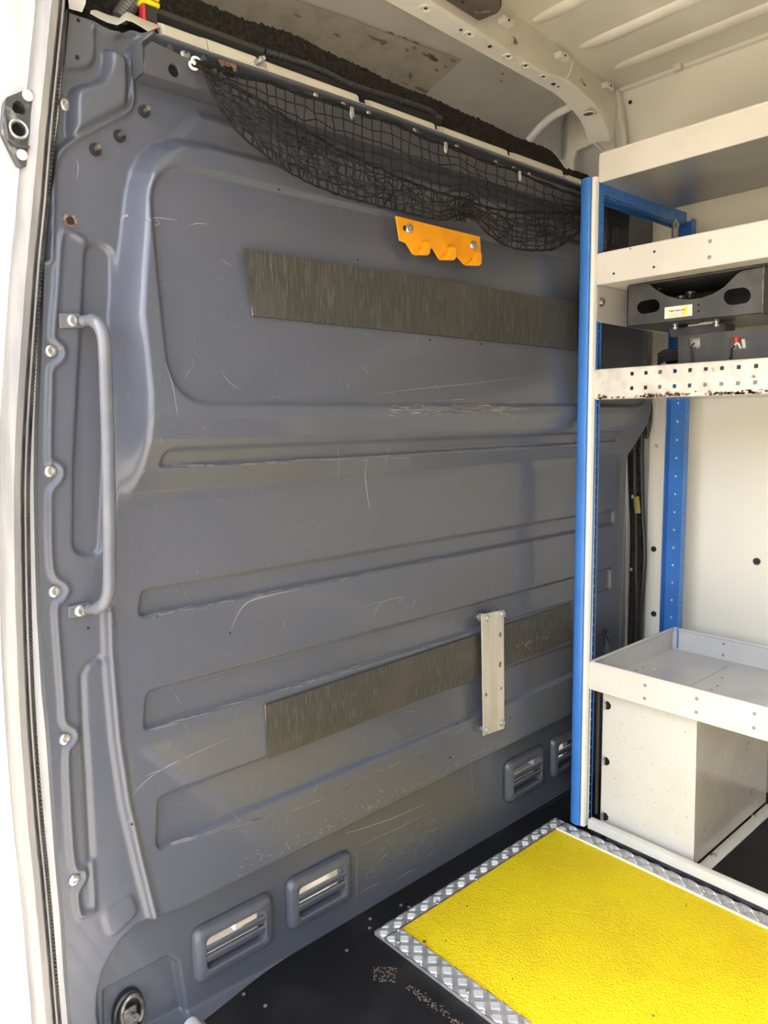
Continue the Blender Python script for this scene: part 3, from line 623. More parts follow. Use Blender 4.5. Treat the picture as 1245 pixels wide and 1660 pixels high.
# ------------------------------------------------------------------ grab handle
gh = empty('grab_handle', onwall(118, 520), 'long grey tubular grab handle bolted beside the door at left', 'handle')
for px, py, quad in ((118,520,[(96,508),(127,508),(136,513),(136,531),(97,532)]), (130,990,[(111,984),(143,976),(148,978),(148,997),(112,1003)])):
    Yq = -float(D(np.array([AY(px, py, -.03)[0]]), np.array([AY(px, py, -.03)[2]]))[0])-0.0055
    MB().plate(PY(quad, Yq), [], zf(Yq), 0.004).build('mounting_plate', handle_m, gh, bevel=0.0008)
    put(SCW, 'panel_screw', AY(px, py, Yq), gh)
hpth = [AY(133,521,-.040), AY(142,519,-.048), AY(150,519.5,-.060), AY(160,527,-.075), AY(167,542,-.083), AY(170,565,-.086), AY(172.5,640,-.086), AY(175,720,-.086), AY(176.5,800,-.086), AY(177.5,880,-.086), AY(177.5,940,-.086), AY(175,965,-.083), AY(168,979,-.075), AY(158,986,-.060), AY(150,987.5,-.048), AY(143,987,-.040)]
hp_ = catmull(hpth, 5); n_ = len(hp_)
MB().tube(hp_, [0.0095 if 8 < i < n_-9 else 0.0078 for i in range(n_)], 18).build('tube', handle_m, gh, smooth=True)

# ------------------------------------------------------------------ ribbed rubber strips
def wallboard(name, quad, Yq, label, th=0.004, parts=1):
    P = [AY(x, y, Yq) for x, y in quad]; n = 24; rg = []
    for k in range(n+1):
        t = k/n; a_ = P[0]+(P[1]-P[0])*t; b_ = P[3]+(P[2]-P[3])*t
        wv_ = 0.0010*math.sin(9*t)+0.0006*math.sin(23*t)
        ya, yb = -float(D(np.array([a_[0]]), np.array([a_[2]-.005]))[0]), -float(D(np.array([b_[0]]), np.array([b_[2]+.005]))[0])
        y = min(ya, yb)-0.001-abs(wv_)
        rg.append([(a_[0], y, a_[2]), (a_[0], y-th, a_[2]-0.001), (b_[0], y-th, b_[2]+0.001), (b_[0], y, b_[2])])
    return rg
e1 = empty('rubber_strip', onwall(650, 480), 'upper dark ribbed rubber strip stuck across the bulkhead below the orange hook plate', 'strip', 'ribbed rubber strips on the bulkhead')
MB().loft(wallboard('', [(393,403),(935,490),(930,568),(408,513)], -0.082, ''), True, True).build('strip_sheet', strapm, e1)
a0, a1 = [AY(x, y, -0.086) for x, y in ((393,403),(408,513))]
MB().tube([onwall(397,405,.003), onwall(410,512,.003)], 0.0014, 6).build('strip_cut_edge', plyedge, e1)
e2 = empty('rubber_strip', onwall(650, 1100), 'lower dark ribbed rubber strip across the bulkhead behind the aluminium plate', 'strip', 'ribbed rubber strips on the bulkhead')
MB().loft(wallboard('', [(430,1142),(925,976),(925,1038),(434,1231)], -0.040, ''), True, True).build('strip_sheet', strapm, e2)
MB().tube([onwall(430,1142,.004), onwall(434,1231,.004)], 0.001, 6).build('strip_cut_edge', plyedge, e2)
st_ = MB()
for i in range(46):
    px = random.uniform(830, 895); py = 1052-(px-830)*0.38+random.gauss(0, 4); c_ = onwall(px, py, 0.0066); r_ = random.uniform(.001, .0045)
    st_.add([tuple(c_+np.array([r_*math.cos(j*PI/3)*random.uniform(.5, 1.4), 0, r_*math.sin(j*PI/3)*random.uniform(.5, 1.2)])) for j in range(6)], [tuple(range(6))])
tag(st_.build('torn_backing', rust, e2, fix=False), kind='stuff')

# ------------------------------------------------------------------ orange hook plate
hk = empty('hook_plate', AY(710, 390, -0.09), 'orange steel plate with three bent hooks screwed below the cargo net', 'hook')
Yh = -0.094
def zp(x, y): return (600+x/3.276, 160+y/3.276)
ho = [zp(*q_) for q_ in ((138,622),(583,733),(591,838),(580,846),(558,822),(510,882),(498,878),(452,824),(449,822),(420,794),(380,856),(368,852),(335,796),(313,793),(286,765),(240,828),(228,824),(192,765),(158,752))]
MB().plate(PY(ho, Yh), [], zf(Yh), 0.003).build('plate', orange, hk, bevel=0.0012)
for (bx, by) in ((275,800),(413,826),(548,855)):
    q0 = [zp(bx-38, by+30), zp(bx-2, by-8), zp(bx+2, by-34), zp(bx+10, by-44), zp(bx+26, by-40), zp(bx+34, by-25), zp(bx+32, by+22), zp(bx+22, by+32)]
    W_ = PY(q0, Yh-0.004)
    MB().loft([[(a_, Yh+0.001, b_) for a_, b_ in W_], [(a_, Yh-0.011, b_-0.001) for a_, b_ in W_]], True, True).build('hook', orange, hk, bevel=0.0018)
for px, py in ((663,371),(767,398)): 
    a = AY(px, py, Yh); put(SCW, 'panel_screw', a, hk)
MB().plate(circle(AY(656,370,Yh)[0], AY(656,370,Yh)[2], .005, 12), [], zf(Yh-.0006), .0005).build('slot', dark, hk)

# ------------------------------------------------------------------ aluminium plate on stand-offs
ap = empty('aluminium_plate', AY(800, 1090, -0.07), 'narrow upright scuffed aluminium plate on bolts over the lower rubber strip', 'plate')
Ya = -0.056
quad = PY([(781,996),(817,989),(817.5,1181),(784,1193)], Ya)
hl = [circle(*PY([p_], Ya)[0], r_, 12) for p_, r_ in (((789,1126),.0045),((813,1116),.004),((799,1054),.0018),((804,1053),.0018))]
MB().plate(quad, hl, zf(Ya), 0.003).build('plate', alum, ap, bevel=0.0006)
for px, py in ((790,1003),(814,996),(789,1184),(813,1172)):
    a = AY(px, py, Ya); yw = -float(D(np.array([a[0]]), np.array([a[2]]))[0])
    MB().cyl((a[0], yw, a[2]), (a[0], Ya+.002, a[2]), 0.0055, 12).build('standoff', zinc, ap, smooth=True)
    MB().cyl((a[0], Ya, a[2]), (a[0], Ya-.0015, a[2]), 0.0098, 18).cyl((a[0], Ya-.0015, a[2]), (a[0], Ya-.0065, a[2]), 0.0062, 6).build('nut', zinc, ap)
a = AY(783, 1001, Ya+.012); MB().cyl((a[0], Ya+.006, a[2]), (a[0], Ya+.020, a[2]), 0.011, 18).build('large_washer', zinc, ap, smooth=True)
for px, py in ((811,1029),(811,1077)):
    a = AY(px, py, Ya-.0003); MB().add([(a[0]+.006*math.cos(j*PI/4)*random.uniform(.6,1.2), Ya-.0004, a[2]+.007*math.sin(j*PI/4)*random.uniform(.6,1.2)) for j in range(8)], [tuple(range(8))]).build('rust_spot', rust, ap, fix=False)

# ------------------------------------------------------------------ lashing ring
lr = empty('lashing_ring', onwall(210, 1640), 'dark steel lashing ring in its cup at the foot of the bulkhead, bottom left', 'ring')
a = onwall(208, 1640, 0.004); ya = a[1]
MB().loft([[(a[0]+r_*math.cos(t)*0.85, y, a[2]+r_*math.sin(t)*1.25) for t in np.linspace(0, 2*PI, 29)[:-1]] for r_, y in ((0.034, ya+.002), (0.033, ya-.006), (0.029, ya-.008), (0.026, ya-.001))], False, True).build('cup', blackp, lr, smooth=True)
MB().tube([(a[0]+.003+0.022*math.cos(t)*0.85, ya-.010-0.010*math.sin(t)*0, a[2]+0.004+0.030*math.sin(t)) for t in np.linspace(-0.9, PI+0.9, 26)], 0.0042, 12).build('ring', steelw, lr, smooth=True)
MB().box((a[0]-.014, ya-.012, a[2]-.036), (a[0]+.012, ya-.003, a[2]+.014)).build('hinge_plate', steelw, lr, bevel=0.003)
MB().cyl((a[0]+.003, ya-.010, a[2]-.006), (a[0]+.003, ya-.017, a[2]-.006), 0.010, 18).cyl((a[0]+.003, ya-.016, a[2]-.006), (a[0]+.003, ya-.020, a[2]-.006), 0.005, 14).build('bolt', steelw, lr, smooth=True)

# ------------------------------------------------------------------ cargo net
net = empty('cargo_net', (1.1, -0.08, 1.55), 'black knotted cargo net sagging in two bags across the top of the bulkhead', 'net')
Tpx = [(318,100),(430,133),(570,178),(640,202),(722,236),(840,280),(945,322)]
Bpx = [(330,118),(348,160),(376,203),(425,248),(465,277),(520,305),(580,325),(650,343),(715,357),(748,346),(768,352),(790,378),(820,398),(860,407),(900,402),(925,388),(945,372)]
Epx = [(318,103),(370,135),(408,155),(458,186),(526,230),(583,258),(640,284),(690,304),(730,318),(755,322),(783,334),(830,343),(880,345),(945,344)]
def curve(pts):
    Q = catmull([(x, y, 0) for x, y in pts], 8); L_ = [0]
    for a_, b_ in zip(Q, Q[1:]): L_.append(L_[-1]+np.linalg.norm(b_-a_))
    xs = np.array(L_)/L_[-1]
    return lambda t: (np.interp(t, xs, [q_[0] for q_ in Q]), np.interp(t, xs, [q_[1] for q_ in Q]))
TF, BF, EF = curve(Tpx), curve(Bpx), curve(Epx)
def byx(F):
    ts = np.linspace(0, 1, 400); X_ = [float(F(t)[0]) for t in ts]; Y_ = [float(F(t)[1]) for t in ts]
    return lambda x: np.interp(x, X_, Y_)
TX, BX, EX = byx(TF), byx(BF), byx(EF)
cords = MB()
def cord(P, r=0.00115, n=4): cords.tube(P, r, n, caps=False)
NU, NR = 40, 8
rowsP = [[None]*(NU+1) for _ in range(NR+1)]
for i in range(NU+1):
    for j in range(NR+1):
        t = j/NR; u_ = i/NU
        x0 = 322+(945-322)*u_; xb = 334+(945-334)*u_
        x = x0*(1-t)+xb*t; yt, yb_ = TX(x0), BX(xb)
        y = yt+(yb_-yt)*t**0.93
        Y = -0.080-0.040*math.sin(PI*min(t*1.05, 1))*min(1, u_*5)*min(1, (1-u_)*8)
        jx, jy = (random.gauss(0, 1.6), random.gauss(0, 1.8)) if 0 < j < NR else (0, 0)
        rowsP[j][i] = AY(x+jx, y+jy, Y+random.gauss(0, 0.002))
for j in range(1, NR+1): cord(catmull(rowsP[j], 2))
for i in range(1, NU+1):
    if i % 1 == 0: cord(catmull([rowsP[j][i] for j in range(NR+1)], 2), 0.00105)
# front pocket, diagonal where it is stretched at the left
NF, NV = 50, 6
fp = [[None]*(NF+1) for _ in range(NV+1)]
for i in range(NF+1):
    for j in range(NV+1):
        t = j/NV; u_ = i/NF; sh = 26*math.sin(PI*min(1, u_*1.6+.1)) if u_ < 0.55 else -8
        ue = float(EF(u_)[0]); ub = ue+sh if u_ > 0.02 else ue
        ub = min(max(ub, 331), 945); x = ue*(1-t)+ub*t
        y = EX(ue)*(1-t)+BX(ub)*t
        Y = -0.090-0.010*min(1, (1-u_)*8)-0.075*math.sin(PI*(0.15+0.75*t))*min(1, u_*4+.1)*min(1, (1-u_)*6)
        jx, jy = (random.gauss(0, 3.0), random.gauss(0, 2.6)) if 0 < j < NV else (random.gauss(0, .6), random.gauss(0, 1.2))
        fp[j][i] = AY(x+jx, y+jy, Y+random.gauss(0, 0.004))
for j in range(0, NV+1): cord(catmull(fp[j], 2), 0.0013)
for i in range(0, NF+1): cord(catmull([fp[j][i] for j in range(NV+1)], 2), 0.0012)
for i in range(2, NF-6, 3):   # loose crossing strands in the folded part
    j = random.randint(1, NV-2); cord(catmull([fp[j][i], fp[j+1][i+1], fp[min(j+2, NV)][i+random.choice((1, 2, 3))]], 3), 0.0012)
tag(cords.build('netting', cordm, net, smooth=True, fix=False), kind='stuff')
# fine folds under the rim
fine = MB()
for k in range(26):
    x = random.uniform(470, 900); t0 = random.uniform(0.15, 0.8); y = EX(x)+(BX(x)-EX(x))*t0
    pp = [AY(x+random.uniform(-4, 4)+s_*random.uniform(-6, 9), min(y+s_*random.uniform(4, 9), BX(x)-1), -0.12-random.uniform(0, .04)) for s_ in range(3)]
    fine.tube(catmull(pp, 3), 0.0011, 4, caps=False)
for k in range(16):
    x = random.gauss(757, 12); y = random.uniform(318, 340)
    c_ = AY(x, y, -0.13); pp = [c_+np.array([random.gauss(0, .012), random.gauss(0, .008), -0.010*s_+random.gauss(0, .006)]) for s_ in range(4)]
    fine.tube(catmull(pp, 3), 0.0013, 4, caps=False)
tag(fine.build('bunched_strands', cordm, net, smooth=True, fix=False), kind='stuff')
for F, Y, r_, nm in ((TF, -0.082, 0.0022, 'top_cord'), (EF, -0.112, 0.0026, 'elastic_cord'), (BF, -0.100, 0.0018, 'hem_cord')):
    P = [AY(*map(float, F(t)), -0.088+(Y+0.088)*min(1, (1-t)*8)) for t in np.linspace(0, 1, 70)]
    P = [p+np.array([0, random.gauss(0, .001), random.gauss(0, .0008)]) for p in P]
    MB().tube(P, r_, 8).build(nm, cordm, net, smooth=True)
MB().tube([AY(*map(float, TF(t)), -0.085)+np.array([0, 0, 0.004*math.sin(40*t)]) for t in np.linspace(0, 1, 90)], 0.0018, 6).build('top_cord', cordm, net, smooth=True)
for (px, py) in ((570,182),(722,238),(842,284)):
    a = AY(px, py, -0.086)
    MB().loft([[(a[0]+dx, y, a[2]+dz) for dx, dz in ((-.005,.008),(.003,.008),(.004,-.004),(.003,-.012),(-.002,-.013),(-.005,-.008))] for y in (-0.086, -0.089)], True, True).build('net_hook', zinc, net, bevel=0.001)
for (px, py) in ((314,106),(318,99)):
    a = AY(px, py, -0.076); MB().tube([(a[0]+.0065*math.cos(t), a[1], a[2]+.005*math.sin(t)) for t in np.linspace(0, 2*PI, 17)[:-1]], 0.0022, 8, closed=True).build('eyelet', trimw, net, smooth=True)
for k in range(5):
    a = AY(330+k*11, 100+k*5+random.uniform(-4, 4), -0.080)
    MB().tube(catmull([a+np.array([random.gauss(0, .006), 0, random.gauss(0, .006)]) for _ in range(5)], 4), 0.002, 6).build('tied_end', cordm, net, smooth=True)

# ------------------------------------------------------------------ scratches, scuffs and painted rib-edge sheen on the plastic
scr = MB(); fnt = MB()
def scratch(P, wd=0.8, mbx=scr):
    Q = catmull([(x, y, 0) for x, y in P], 5) if len(P) > 2 else [np.array((*P[0], 0.)), (np.array((*P[0], 0.))+np.array((*P[1], 0.)))/2, np.array((*P[1], 0.))]
    m = len(Q); W_ = [onwall(q_[0], q_[1], 0.0004) for q_ in Q]; vs_ = []
    for i in range(m):
        t = W_[min(i+1, m-1)]-W_[max(i-1, 0)]; n_ = np.array([-t[2], 0, t[0]]); n_ /= np.linalg.norm(n_)+1e-9
        ww = wd*0.001*(0.25+math.sin(PI*(i+.3)/(m)))*0.5
        vs_ += [tuple(W_[i]+n_*ww), tuple(W_[i]-n_*ww)]
    mbx.add(vs_, [(2*i, 2*i+1, 2*i+3, 2*i+2) for i in range(m-1)])
for P, wd in (([(373,1025),(380,1008),(390,988),(405,975),(430,967),(455,961),(486,955)],1.6),([(595,740),(592,770),(594,790),(599,827)],2.0),([(547,722),(549,750),(548,775)],1.0),([(632,719),(626,740),(625,762)],.8),
              ([(197,358),(205,350),(225,354),(250,358)],1.3),([(225,356),(255,353),(286,357)],1.0),([(308,365),(320,362),(336,363)],1.0),([(195,372),(198,352),(215,345)],.8),([(240,366),(258,363),(250,352)],.9),
              ([(268,588),(280,625),(289,680)],.9),([(358,600),(372,620),(390,632)],.7),([(214,1290),(232,1270),(255,1252)],1.0),([(240,1262),(275,1240),(330,1215),(375,1195)],.8),([(236,1258),(265,1246),(300,1228)],1.2),
              ([(124,258),(127,272),(124,290)],1.0),([(668,986),(675,968)],.9),([(590,983),(640,970),(660,968)],.8),([(606,1000),(612,985),(622,975)],1.0),([(205,1336),(222,1322)],.8),([(600,640),(680,630),(760,622),(850,612)],.7),
              ([(560,1350),(575,1347),(640,1325),(690,1302)],1.6),([(578,1380),(578,1455)],1.2),([(578,1450),(610,1432)],1.2),([(580,1372),(640,1345),(700,1315)],1.0),([(636,1430),(660,1415),(675,1408)],1.6),([(764,1236),(766,1290)],1.0)): scratch(P, wd)
for k in range(150):      # scuffed band over the bulge edge
    x = random.uniform(625, 830); y = 664+random.gauss(0, 6); L_ = random.uniform(5, 26); scratch([(x, y), (x+L_, y+random.uniform(-3, 2))], random.uniform(.5, 1.3), scr if random.random() < .45 else fnt)
for k in range(120):      # wear above the step edge
    x = random.uniform(380, 900); y = np.interp(x, [300,541,700,934], [1465,1346,1264,1148])-abs(random.gauss(0, 9))
    a_ = random.uniform(0, PI); L_ = random.uniform(2, 9); scratch([(x, y), (x+L_*math.cos(a_), y-L_*math.sin(a_))], random.uniform(.5, 1.2), scr if random.random() < .5 else fnt)
for k in range(110):
    x = random.uniform(585, 700); y = np.interp(x, [585,700], [1415,1350])+random.gauss(0, 22); L_ = random.uniform(3, 18)
    scratch([(x, y), (x+L_, y-L_*random.uniform(.3, .9))], random.uniform(.4, 1.0), fnt if random.random() < .7 else scr)
for P in ([(236,1000),(430,962),(700,908)],[(240,1184),(430,1126),(700,1042)],[(275,1368),(500,1306),(780,1168)],[(265,755),(600,742),(930,720)]):  # broken pale streaks: scuffs plus painted sheen along the lower rib edges
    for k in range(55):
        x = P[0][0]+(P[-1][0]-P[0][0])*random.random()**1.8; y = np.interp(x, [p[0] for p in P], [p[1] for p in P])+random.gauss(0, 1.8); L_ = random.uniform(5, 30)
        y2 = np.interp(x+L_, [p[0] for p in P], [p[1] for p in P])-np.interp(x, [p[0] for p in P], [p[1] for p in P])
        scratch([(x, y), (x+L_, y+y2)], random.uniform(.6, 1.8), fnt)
for k in range(380):
    x = random.uniform(210, 920); y = random.uniform(430, 1400)
    if y > np.interp(x, [250,934], [1480,1140]): continue
    a_ = random.choice((random.gauss(PI/2, .5), random.uniform(0, PI))); L_ = random.uniform(3, 22)
    scratch([(x, y), (x+L_*math.cos(a_), y-L_*math.sin(a_))], random.uniform(.3, .8), fnt if random.random() < .85 else scr)
tag(scr.build('scratches', scuff, wf, fix=False), kind='stuff'); tag(fnt.build('faint_scratches_and_sheen', scuff_sheen, wf, fix=False), kind='stuff')

# ------------------------------------------------------------------ yellow grit plate with chequer edging
XE0, XE1, XR0, XR1 = 0.928, 0.975, 1.533, 1.572; YB, YS, YEND = -0.098, -0.068, -1.2
yp = empty('grit_floor_plate', (1.25, -0.5, 0.0), 'large yellow anti-slip floor plate framed in aluminium chequer strips', 'floor plate')
MB().box((XE1-0.01, YB+0.01, 0.0), (XR0+0.01, YEND, 0.006)).build('grit_sheet', yellow, yp)
MB().box((XR0-0.0015, YB, 0.005), (XR0+0.0015, YEND, 0.0105)).build('edge_bead', trimw, yp)
MB().box((XE1, YB-0.001, 0.005), (XR0, YB+0.001, 0.0085)).build('edge_bead', plyedge, yp)
def tread_strip(x0, x1, y0, y1, along):
    o = MB().box((x0, y0, 0.0), (x1, y1, 0.0085)).build('chequer_strip', tread, yp, bevel=0.0015)
    mb_ = MB(); wid = (x1-x0) if along == 'y' else abs(y1-y0); ln = abs(y1-y0) if along == 'y' else (x1-x0); pit = 0.0200
    for c_ in range(int(ln/pit)+1):
        for rr in range(-1, 3):
            cc_ = (c_+0.5)*pit; cr_ = (rr+0.5)*pit
            if along == 'y': cx0, cy0 = x0+cr_, max(y0, y1)-cc_
            else: cx0, cy0 = x0+cc_, min(y0, y1)+cr_
            ang = PI/4 if (c_+rr) % 2 else -PI/4
            ang += -0.0
            for b_ in range(-2, 3):
                ox, oy = cx0-math.sin(ang)*b_*0.0037, cy0+math.cos(ang)*b_*0.0037; hl_ = 0.0098; hw = 0.0007
                ca, sa = math.cos(ang), math.sin(ang)
                P = [(-hl_, 0), (-hl_*.5, -hw), (hl_*.5, -hw), (hl_, 0), (hl_*.5, hw), (-hl_*.5, hw)]
                Q = [(ox+ca*a_-sa*b2, oy+sa*a_+ca*b2) for a_, b2 in P]
                Q = [(min(max(a_, x0), x1), min(max(b2, min(y0, y1)), max(y0, y1))) for a_, b2 in Q]
                if abs(Q[0][0]-Q[3][0])+abs(Q[0][1]-Q[3][1]) < 0.004: continue
                mb_.add([(a_, b2, 0.0085) for a_, b2 in Q]+[(Q[0][0]*.8+Q[3][0]*.2, Q[0][1]*.8+Q[3][1]*.2, 0.0104), (Q[0][0]*.2+Q[3][0]*.8, Q[0][1]*.2+Q[3][1]*.8, 0.0104)],
                        [(0,1,6),(1,2,7,6),(2,3,7),(3,4,7),(4,5,6,7),(5,0,6)])
    tag(mb_.build('tread_bars', treadb, o, fix=True), kind='stuff'); return o
tread_strip(XE0, XR1, YB, YS, 'x'); tread_strip(XE0, XE1, YEND, YB-0.0005, 'y'); tread_strip(XR0, XR1, YEND, YB-0.0005, 'y')
rv = MB().loft([[(r_*math.cos(t), r_*math.sin(t), z) for t in np.linspace(0, 2*PI, 15)[:-1]] for r_, z in ((.0052, 0), (.0045, .002), (.002, .003))], False, True).mesh('rivet', zinc, (0, 0, 0), True)
for px, py in ((646,1507),(645,1526),(709,1463),(772,1424),(823,1388),(885,1345),(912,1340),(758,1607),(1015,1388),(1142,1444),(873,1353)): 
    a = AZ(px, py, 0.009); put(rv, 'rivet', (a[0], a[1], 0.0088), yp)
for px, py, r_ in ((688,1527,.0038),(722,1526,.0016),(757,1470,.0018),(744,1465,.0014),(1112,1469,.0018),(831,1588,.0014),(820,1608,.0012),(899,1619,.0012),(1059,1648,.0018)):
    a = AZ(px, py, .006); MB().plate(circle(a[0], a[1], r_, 8, 1.0), [], lambda p, q_, d: (p, q_, .0072+d), .0006).build('pitted_hole', brown, yp)

# ------------------------------------------------------------------ racking
rk = empty('shelf_rack', (1.8, -0.6, 0.0), 'blue post shelving rack with pale grey shelves standing against the far wall', 'shelving')
YP0, YP1 = -0.152, -0.108   # post front face
sec = [(1.600, YP1+0.002), (1.586, YP1+0.002), (1.579, YP1-0.003), (1.575, YP1-0.012), (1.574, YP1-0.022), (1.577, YP1-0.030), (1.584, YP1-0.0325), (1.600, YP1-0.0325)]
MB().loft([[(a_, b_, z) for a_, b_ in sec] for z in (0.014, 1.628)], True, True).build('front_post', blue, rk, smooth=True)
MB().loft([[(a_, b_, z) for a_, b_ in ((1.600, YP1-0.0325), (1.5785, YP1-0.0325), (1.5765, YP1-0.036), (1.578, YP0+0.002), (1.582, YP0), (1.600, YP0))] for z in (0.016, 1.626)], True, True).build('post_edge_strip', trimw, rk, smooth=True)
hs = MB(); z_ = 0.06
def xz(Y): return lambda a_, b_, d: (a_, Y+d, b_)
zz = np.arange(0.05, 1.60, 0.025)
MB().plate([(1.590, 0.014), (1.612, 0.014), (1.612, 1.622), (1.590, 1.622)], [circle(1.603, z, 0.0024, 8, 1.2) for z in zz], xz(YP0-0.001), 0.002).build('slotted_flange', blue, rk)
MB().box((1.594, YP0+0.004, 0.02), (1.611, YP0+0.006, 1.62)).build('flange_back', dark, rk)
# rear post
MB().plate([(-0.170, 0.40), (-0.116, 0.40), (-0.116, 1.60), (-0.170, 1.60)], [circle(-0.138, z, 0.0034, 8) for z in np.arange(0.43, 1.56, 0.052)], lambda a_, b_, d: (2.040+d, a_, b_), 0.002).build('rear_post', blue, rk)
MB().plate([(2.018, 0.40), (2.040, 0.40), (2.040, 1.60), (2.018, 1.60)], [], xz(-0.117), 0.003).build('rear_post_fold', blue, rk)
MB().plate([(2.016, 0.40), (2.042, 0.40), (2.042, 1.60), (2.016, 1.60)], [circle(2.028, z, 0.0022, 8, 1.2) for z in np.arange(0.43, 1.58, 0.026)], xz(-0.172), 0.002).build('slotted_flange', blue, rk)
MB().box((2.020, -0.1695, 0.41), (2.036, -0.1685, 1.59)).build('flange_back', dark, rk)
MB().box((2.0425, -0.15, 0.41), (2.044, -0.12, 1.59)).build('post_back', cream, rk)
# top cross rail
MB().plate([(1.612, 1.592), (2.03, 1.586), (2.03, 1.618), (1.612, 1.621)], [circle(x, 1.606, 0.0028, 8, 1.3) for x in np.arange(1.66, 2.02, 0.052)], xz(-0.150), 0.002).build('cross_rail', blue, rk)
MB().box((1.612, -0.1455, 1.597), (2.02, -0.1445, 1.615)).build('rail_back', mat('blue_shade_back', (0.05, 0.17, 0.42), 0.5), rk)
MB().box((1.60, -0.150, 1.619), (2.03, -0.112, 1.621)).build('rail_top', blue, rk)
MB().box((1.60, -0.114, 1.586), (2.02, -0.112, 1.606)).build('cross_rail_inner', blue, rk)
MB().box((1.60, -0.150, 1.586), (2.03, -0.132, 1.588)).build('rail_lower_lip', blue, rk)
SY0, SY1 = -0.152, -2.2
def shelf(z0, z1, xb, m_, mb_, holes=None, back=True, floor_at=None, rnd=0.006, label=None):
    fz_ = z0 if floor_at is None else floor_at
    hl_ = holes or []
    ol = rpoly([(SY0, z0), (SY0, z1), (SY1, z1), (SY1, z0)], rnd)
    o = MB().plate(ol, hl_, lambda a_, b_, d: (1.588+d, a_, b_), 0.002).build('shelf', m_, rk, bevel=0.0)
    MB().box((1.588, SY0, fz_), (xb, SY1, fz_+0.002)).build('shelf_base', mb_, o)
    MB().tube([(1.590, SY0-.004, z1-.001), (1.590, SY1, z1-.001)], 0.0032, 8).build('rolled_edge', m_, o, smooth=True)
    MB().tube([(1.590, SY0-.004, z0+.001), (1.590, SY1, z0+.001)], 0.0022, 8).build('rolled_edge', m_, o, smooth=True)
    if back:
        MB().box((xb-0.002, SY0, fz_), (xb, SY1, z1)).build('rear_lip', mb_, o)
        MB().box((1.588, SY0, fz_), (xb, SY0-0.002, z1-0.001)).build('end_lip', mb_, o)
    return o
s1 = shelf(1.614, 1.677, 1.935, shelfm, shelfg)
s2 = shelf(1.382, 1.452, 1.935, shelfm, shelfm)
fy = [AX(1024+0.5, 606, 1.588)[1]+0.0]; y_first = AX(1024.5, 606, 1.588)[1]; y_last = AX(1225.6, 592, 1.588)[1]; st = (y_last-y_first)/8
def sqr(y, z, s_=0.0042): return [(y-s_, z-s_), (y+s_, z-s_), (y+s_, z+s_), (y-s_, z+s_)]
sq = [sqr(y_first+st*k, z) for k in range(0, 40) for z in (1.1355, 1.1685)]
s3 = shelf(1.113, 1.182, 1.935, mat('chipped_ivory_paint', (0.66, 0.63, 0.55), 0.4, c2=(0.56, 0.53, 0.46), nscale=30, c3=(0.22, 0.19, 0.15), n3=70, lo3=0.68, hi3=0.72), shelfg, sq, back=False)
rm = MB()
for k in range(420):
    y = SY0-0.012-abs(random.random())*0.45
    dens = 0.5+0.5*math.sin(y*38+1.2)
    if random.random() > dens: continue
    z = 1.1135+abs(random.gauss(0, 0.0035)); r_ = random.uniform(.0006, .0028)
    rm.add([(1.5852, y+r_*1.6*math.cos(j*PI/3)*random.uniform(.5, 1.3), z+r_*math.sin(j*PI/3)*random.uniform(.5, 1.3)) for j in range(6)], [tuple(range(6))])
tag(rm.build('rust_flakes', rust, s3, fix=False), kind='stuff')
# deep tray shelf
ts = shelf(0.386, 0.457, 2.024, shelfm, trayg, floor_at=0.394)
MB().tube([(1.60, SY0-.004, 0.4565), (2.020, SY0-.004, 0.4565)], 0.004, 8).build('rolled_edge', trayg, ts, smooth=True)
MB().tube([(2.022, SY0-.004, 0.4565), (2.022, SY1, 0.4565)], 0.004, 8).build('rolled_edge', trayg, ts, smooth=True)
MB().box((1.588, SY0, 0.386), (2.02, SY0+0.002, 0.456)).build('outer_end', shelfm, ts)
dot = MB().cyl((0, 0, 0), (-0.0008, 0, 0), 0.0042, 12).mesh('rivet', mat('grey_rivet', (0.26, 0.25, 0.23), 0.5), (0, 0, 0))
dotd = MB().cyl((0, 0, 0), (-0.0008, 0, 0), 0.0028, 10).mesh('small_hole', dark, (0, 0, 0))
for px, py in ((1045.6,1111),(1045,1132),(1129.5,1132.6),(1128.8,1154.6),(1223,1157),(1222,1180)): put(dot, 'rivet', AX(px, py, 1.588), ts)
for px, py in ((1173,1044),(1172,1062)): put(dot, 'rivet', AX(px, py, 2.021), ts)
for px, py in ((1061.5,437),(1060,433)): pass
for px, py in ((1061,408),(1060,433),(995,443.5),(1022,402.5)): put(dotd, 'small_hole', AX(px, py, 1.588), s2)
for px, py in ((1151,391),(1150,417)): put(dot, 'rivet', AX(px, py, 1.588), s2)
# tray end inner perforated tab + rivets
for px, py in ((1061,1046),(1061,1059),(1075,1040),(1089,1036),(1089,1050),(1047,1053)):
    a = AY(px, py, SY0-0.0025); MB().cyl((a[0], a[1], a[2]), (a[0], a[1]-0.001, a[2]), 0.003, 10).build('rivet', zinc, ts)
for px, py in ((1031,1087),(1042,1082),(1060,1085),(1163,1112),(1153,1118),(1171,1099)):
    a = AZ(px, py, 0.396); MB().cyl((a[0], a[1], .396), (a[0], a[1], .3972), 0.003, 10).build('base_rivet', steelw if px != 1060 else trimw, ts)
a, b = AZ(1120,1112,.3962), AZ(1138,1100,.3962); MB().box((1.70, a[1]-.0006, .396), (1.97, a[1]+.0006, .3968)).build('base_seam', shelfg, ts)
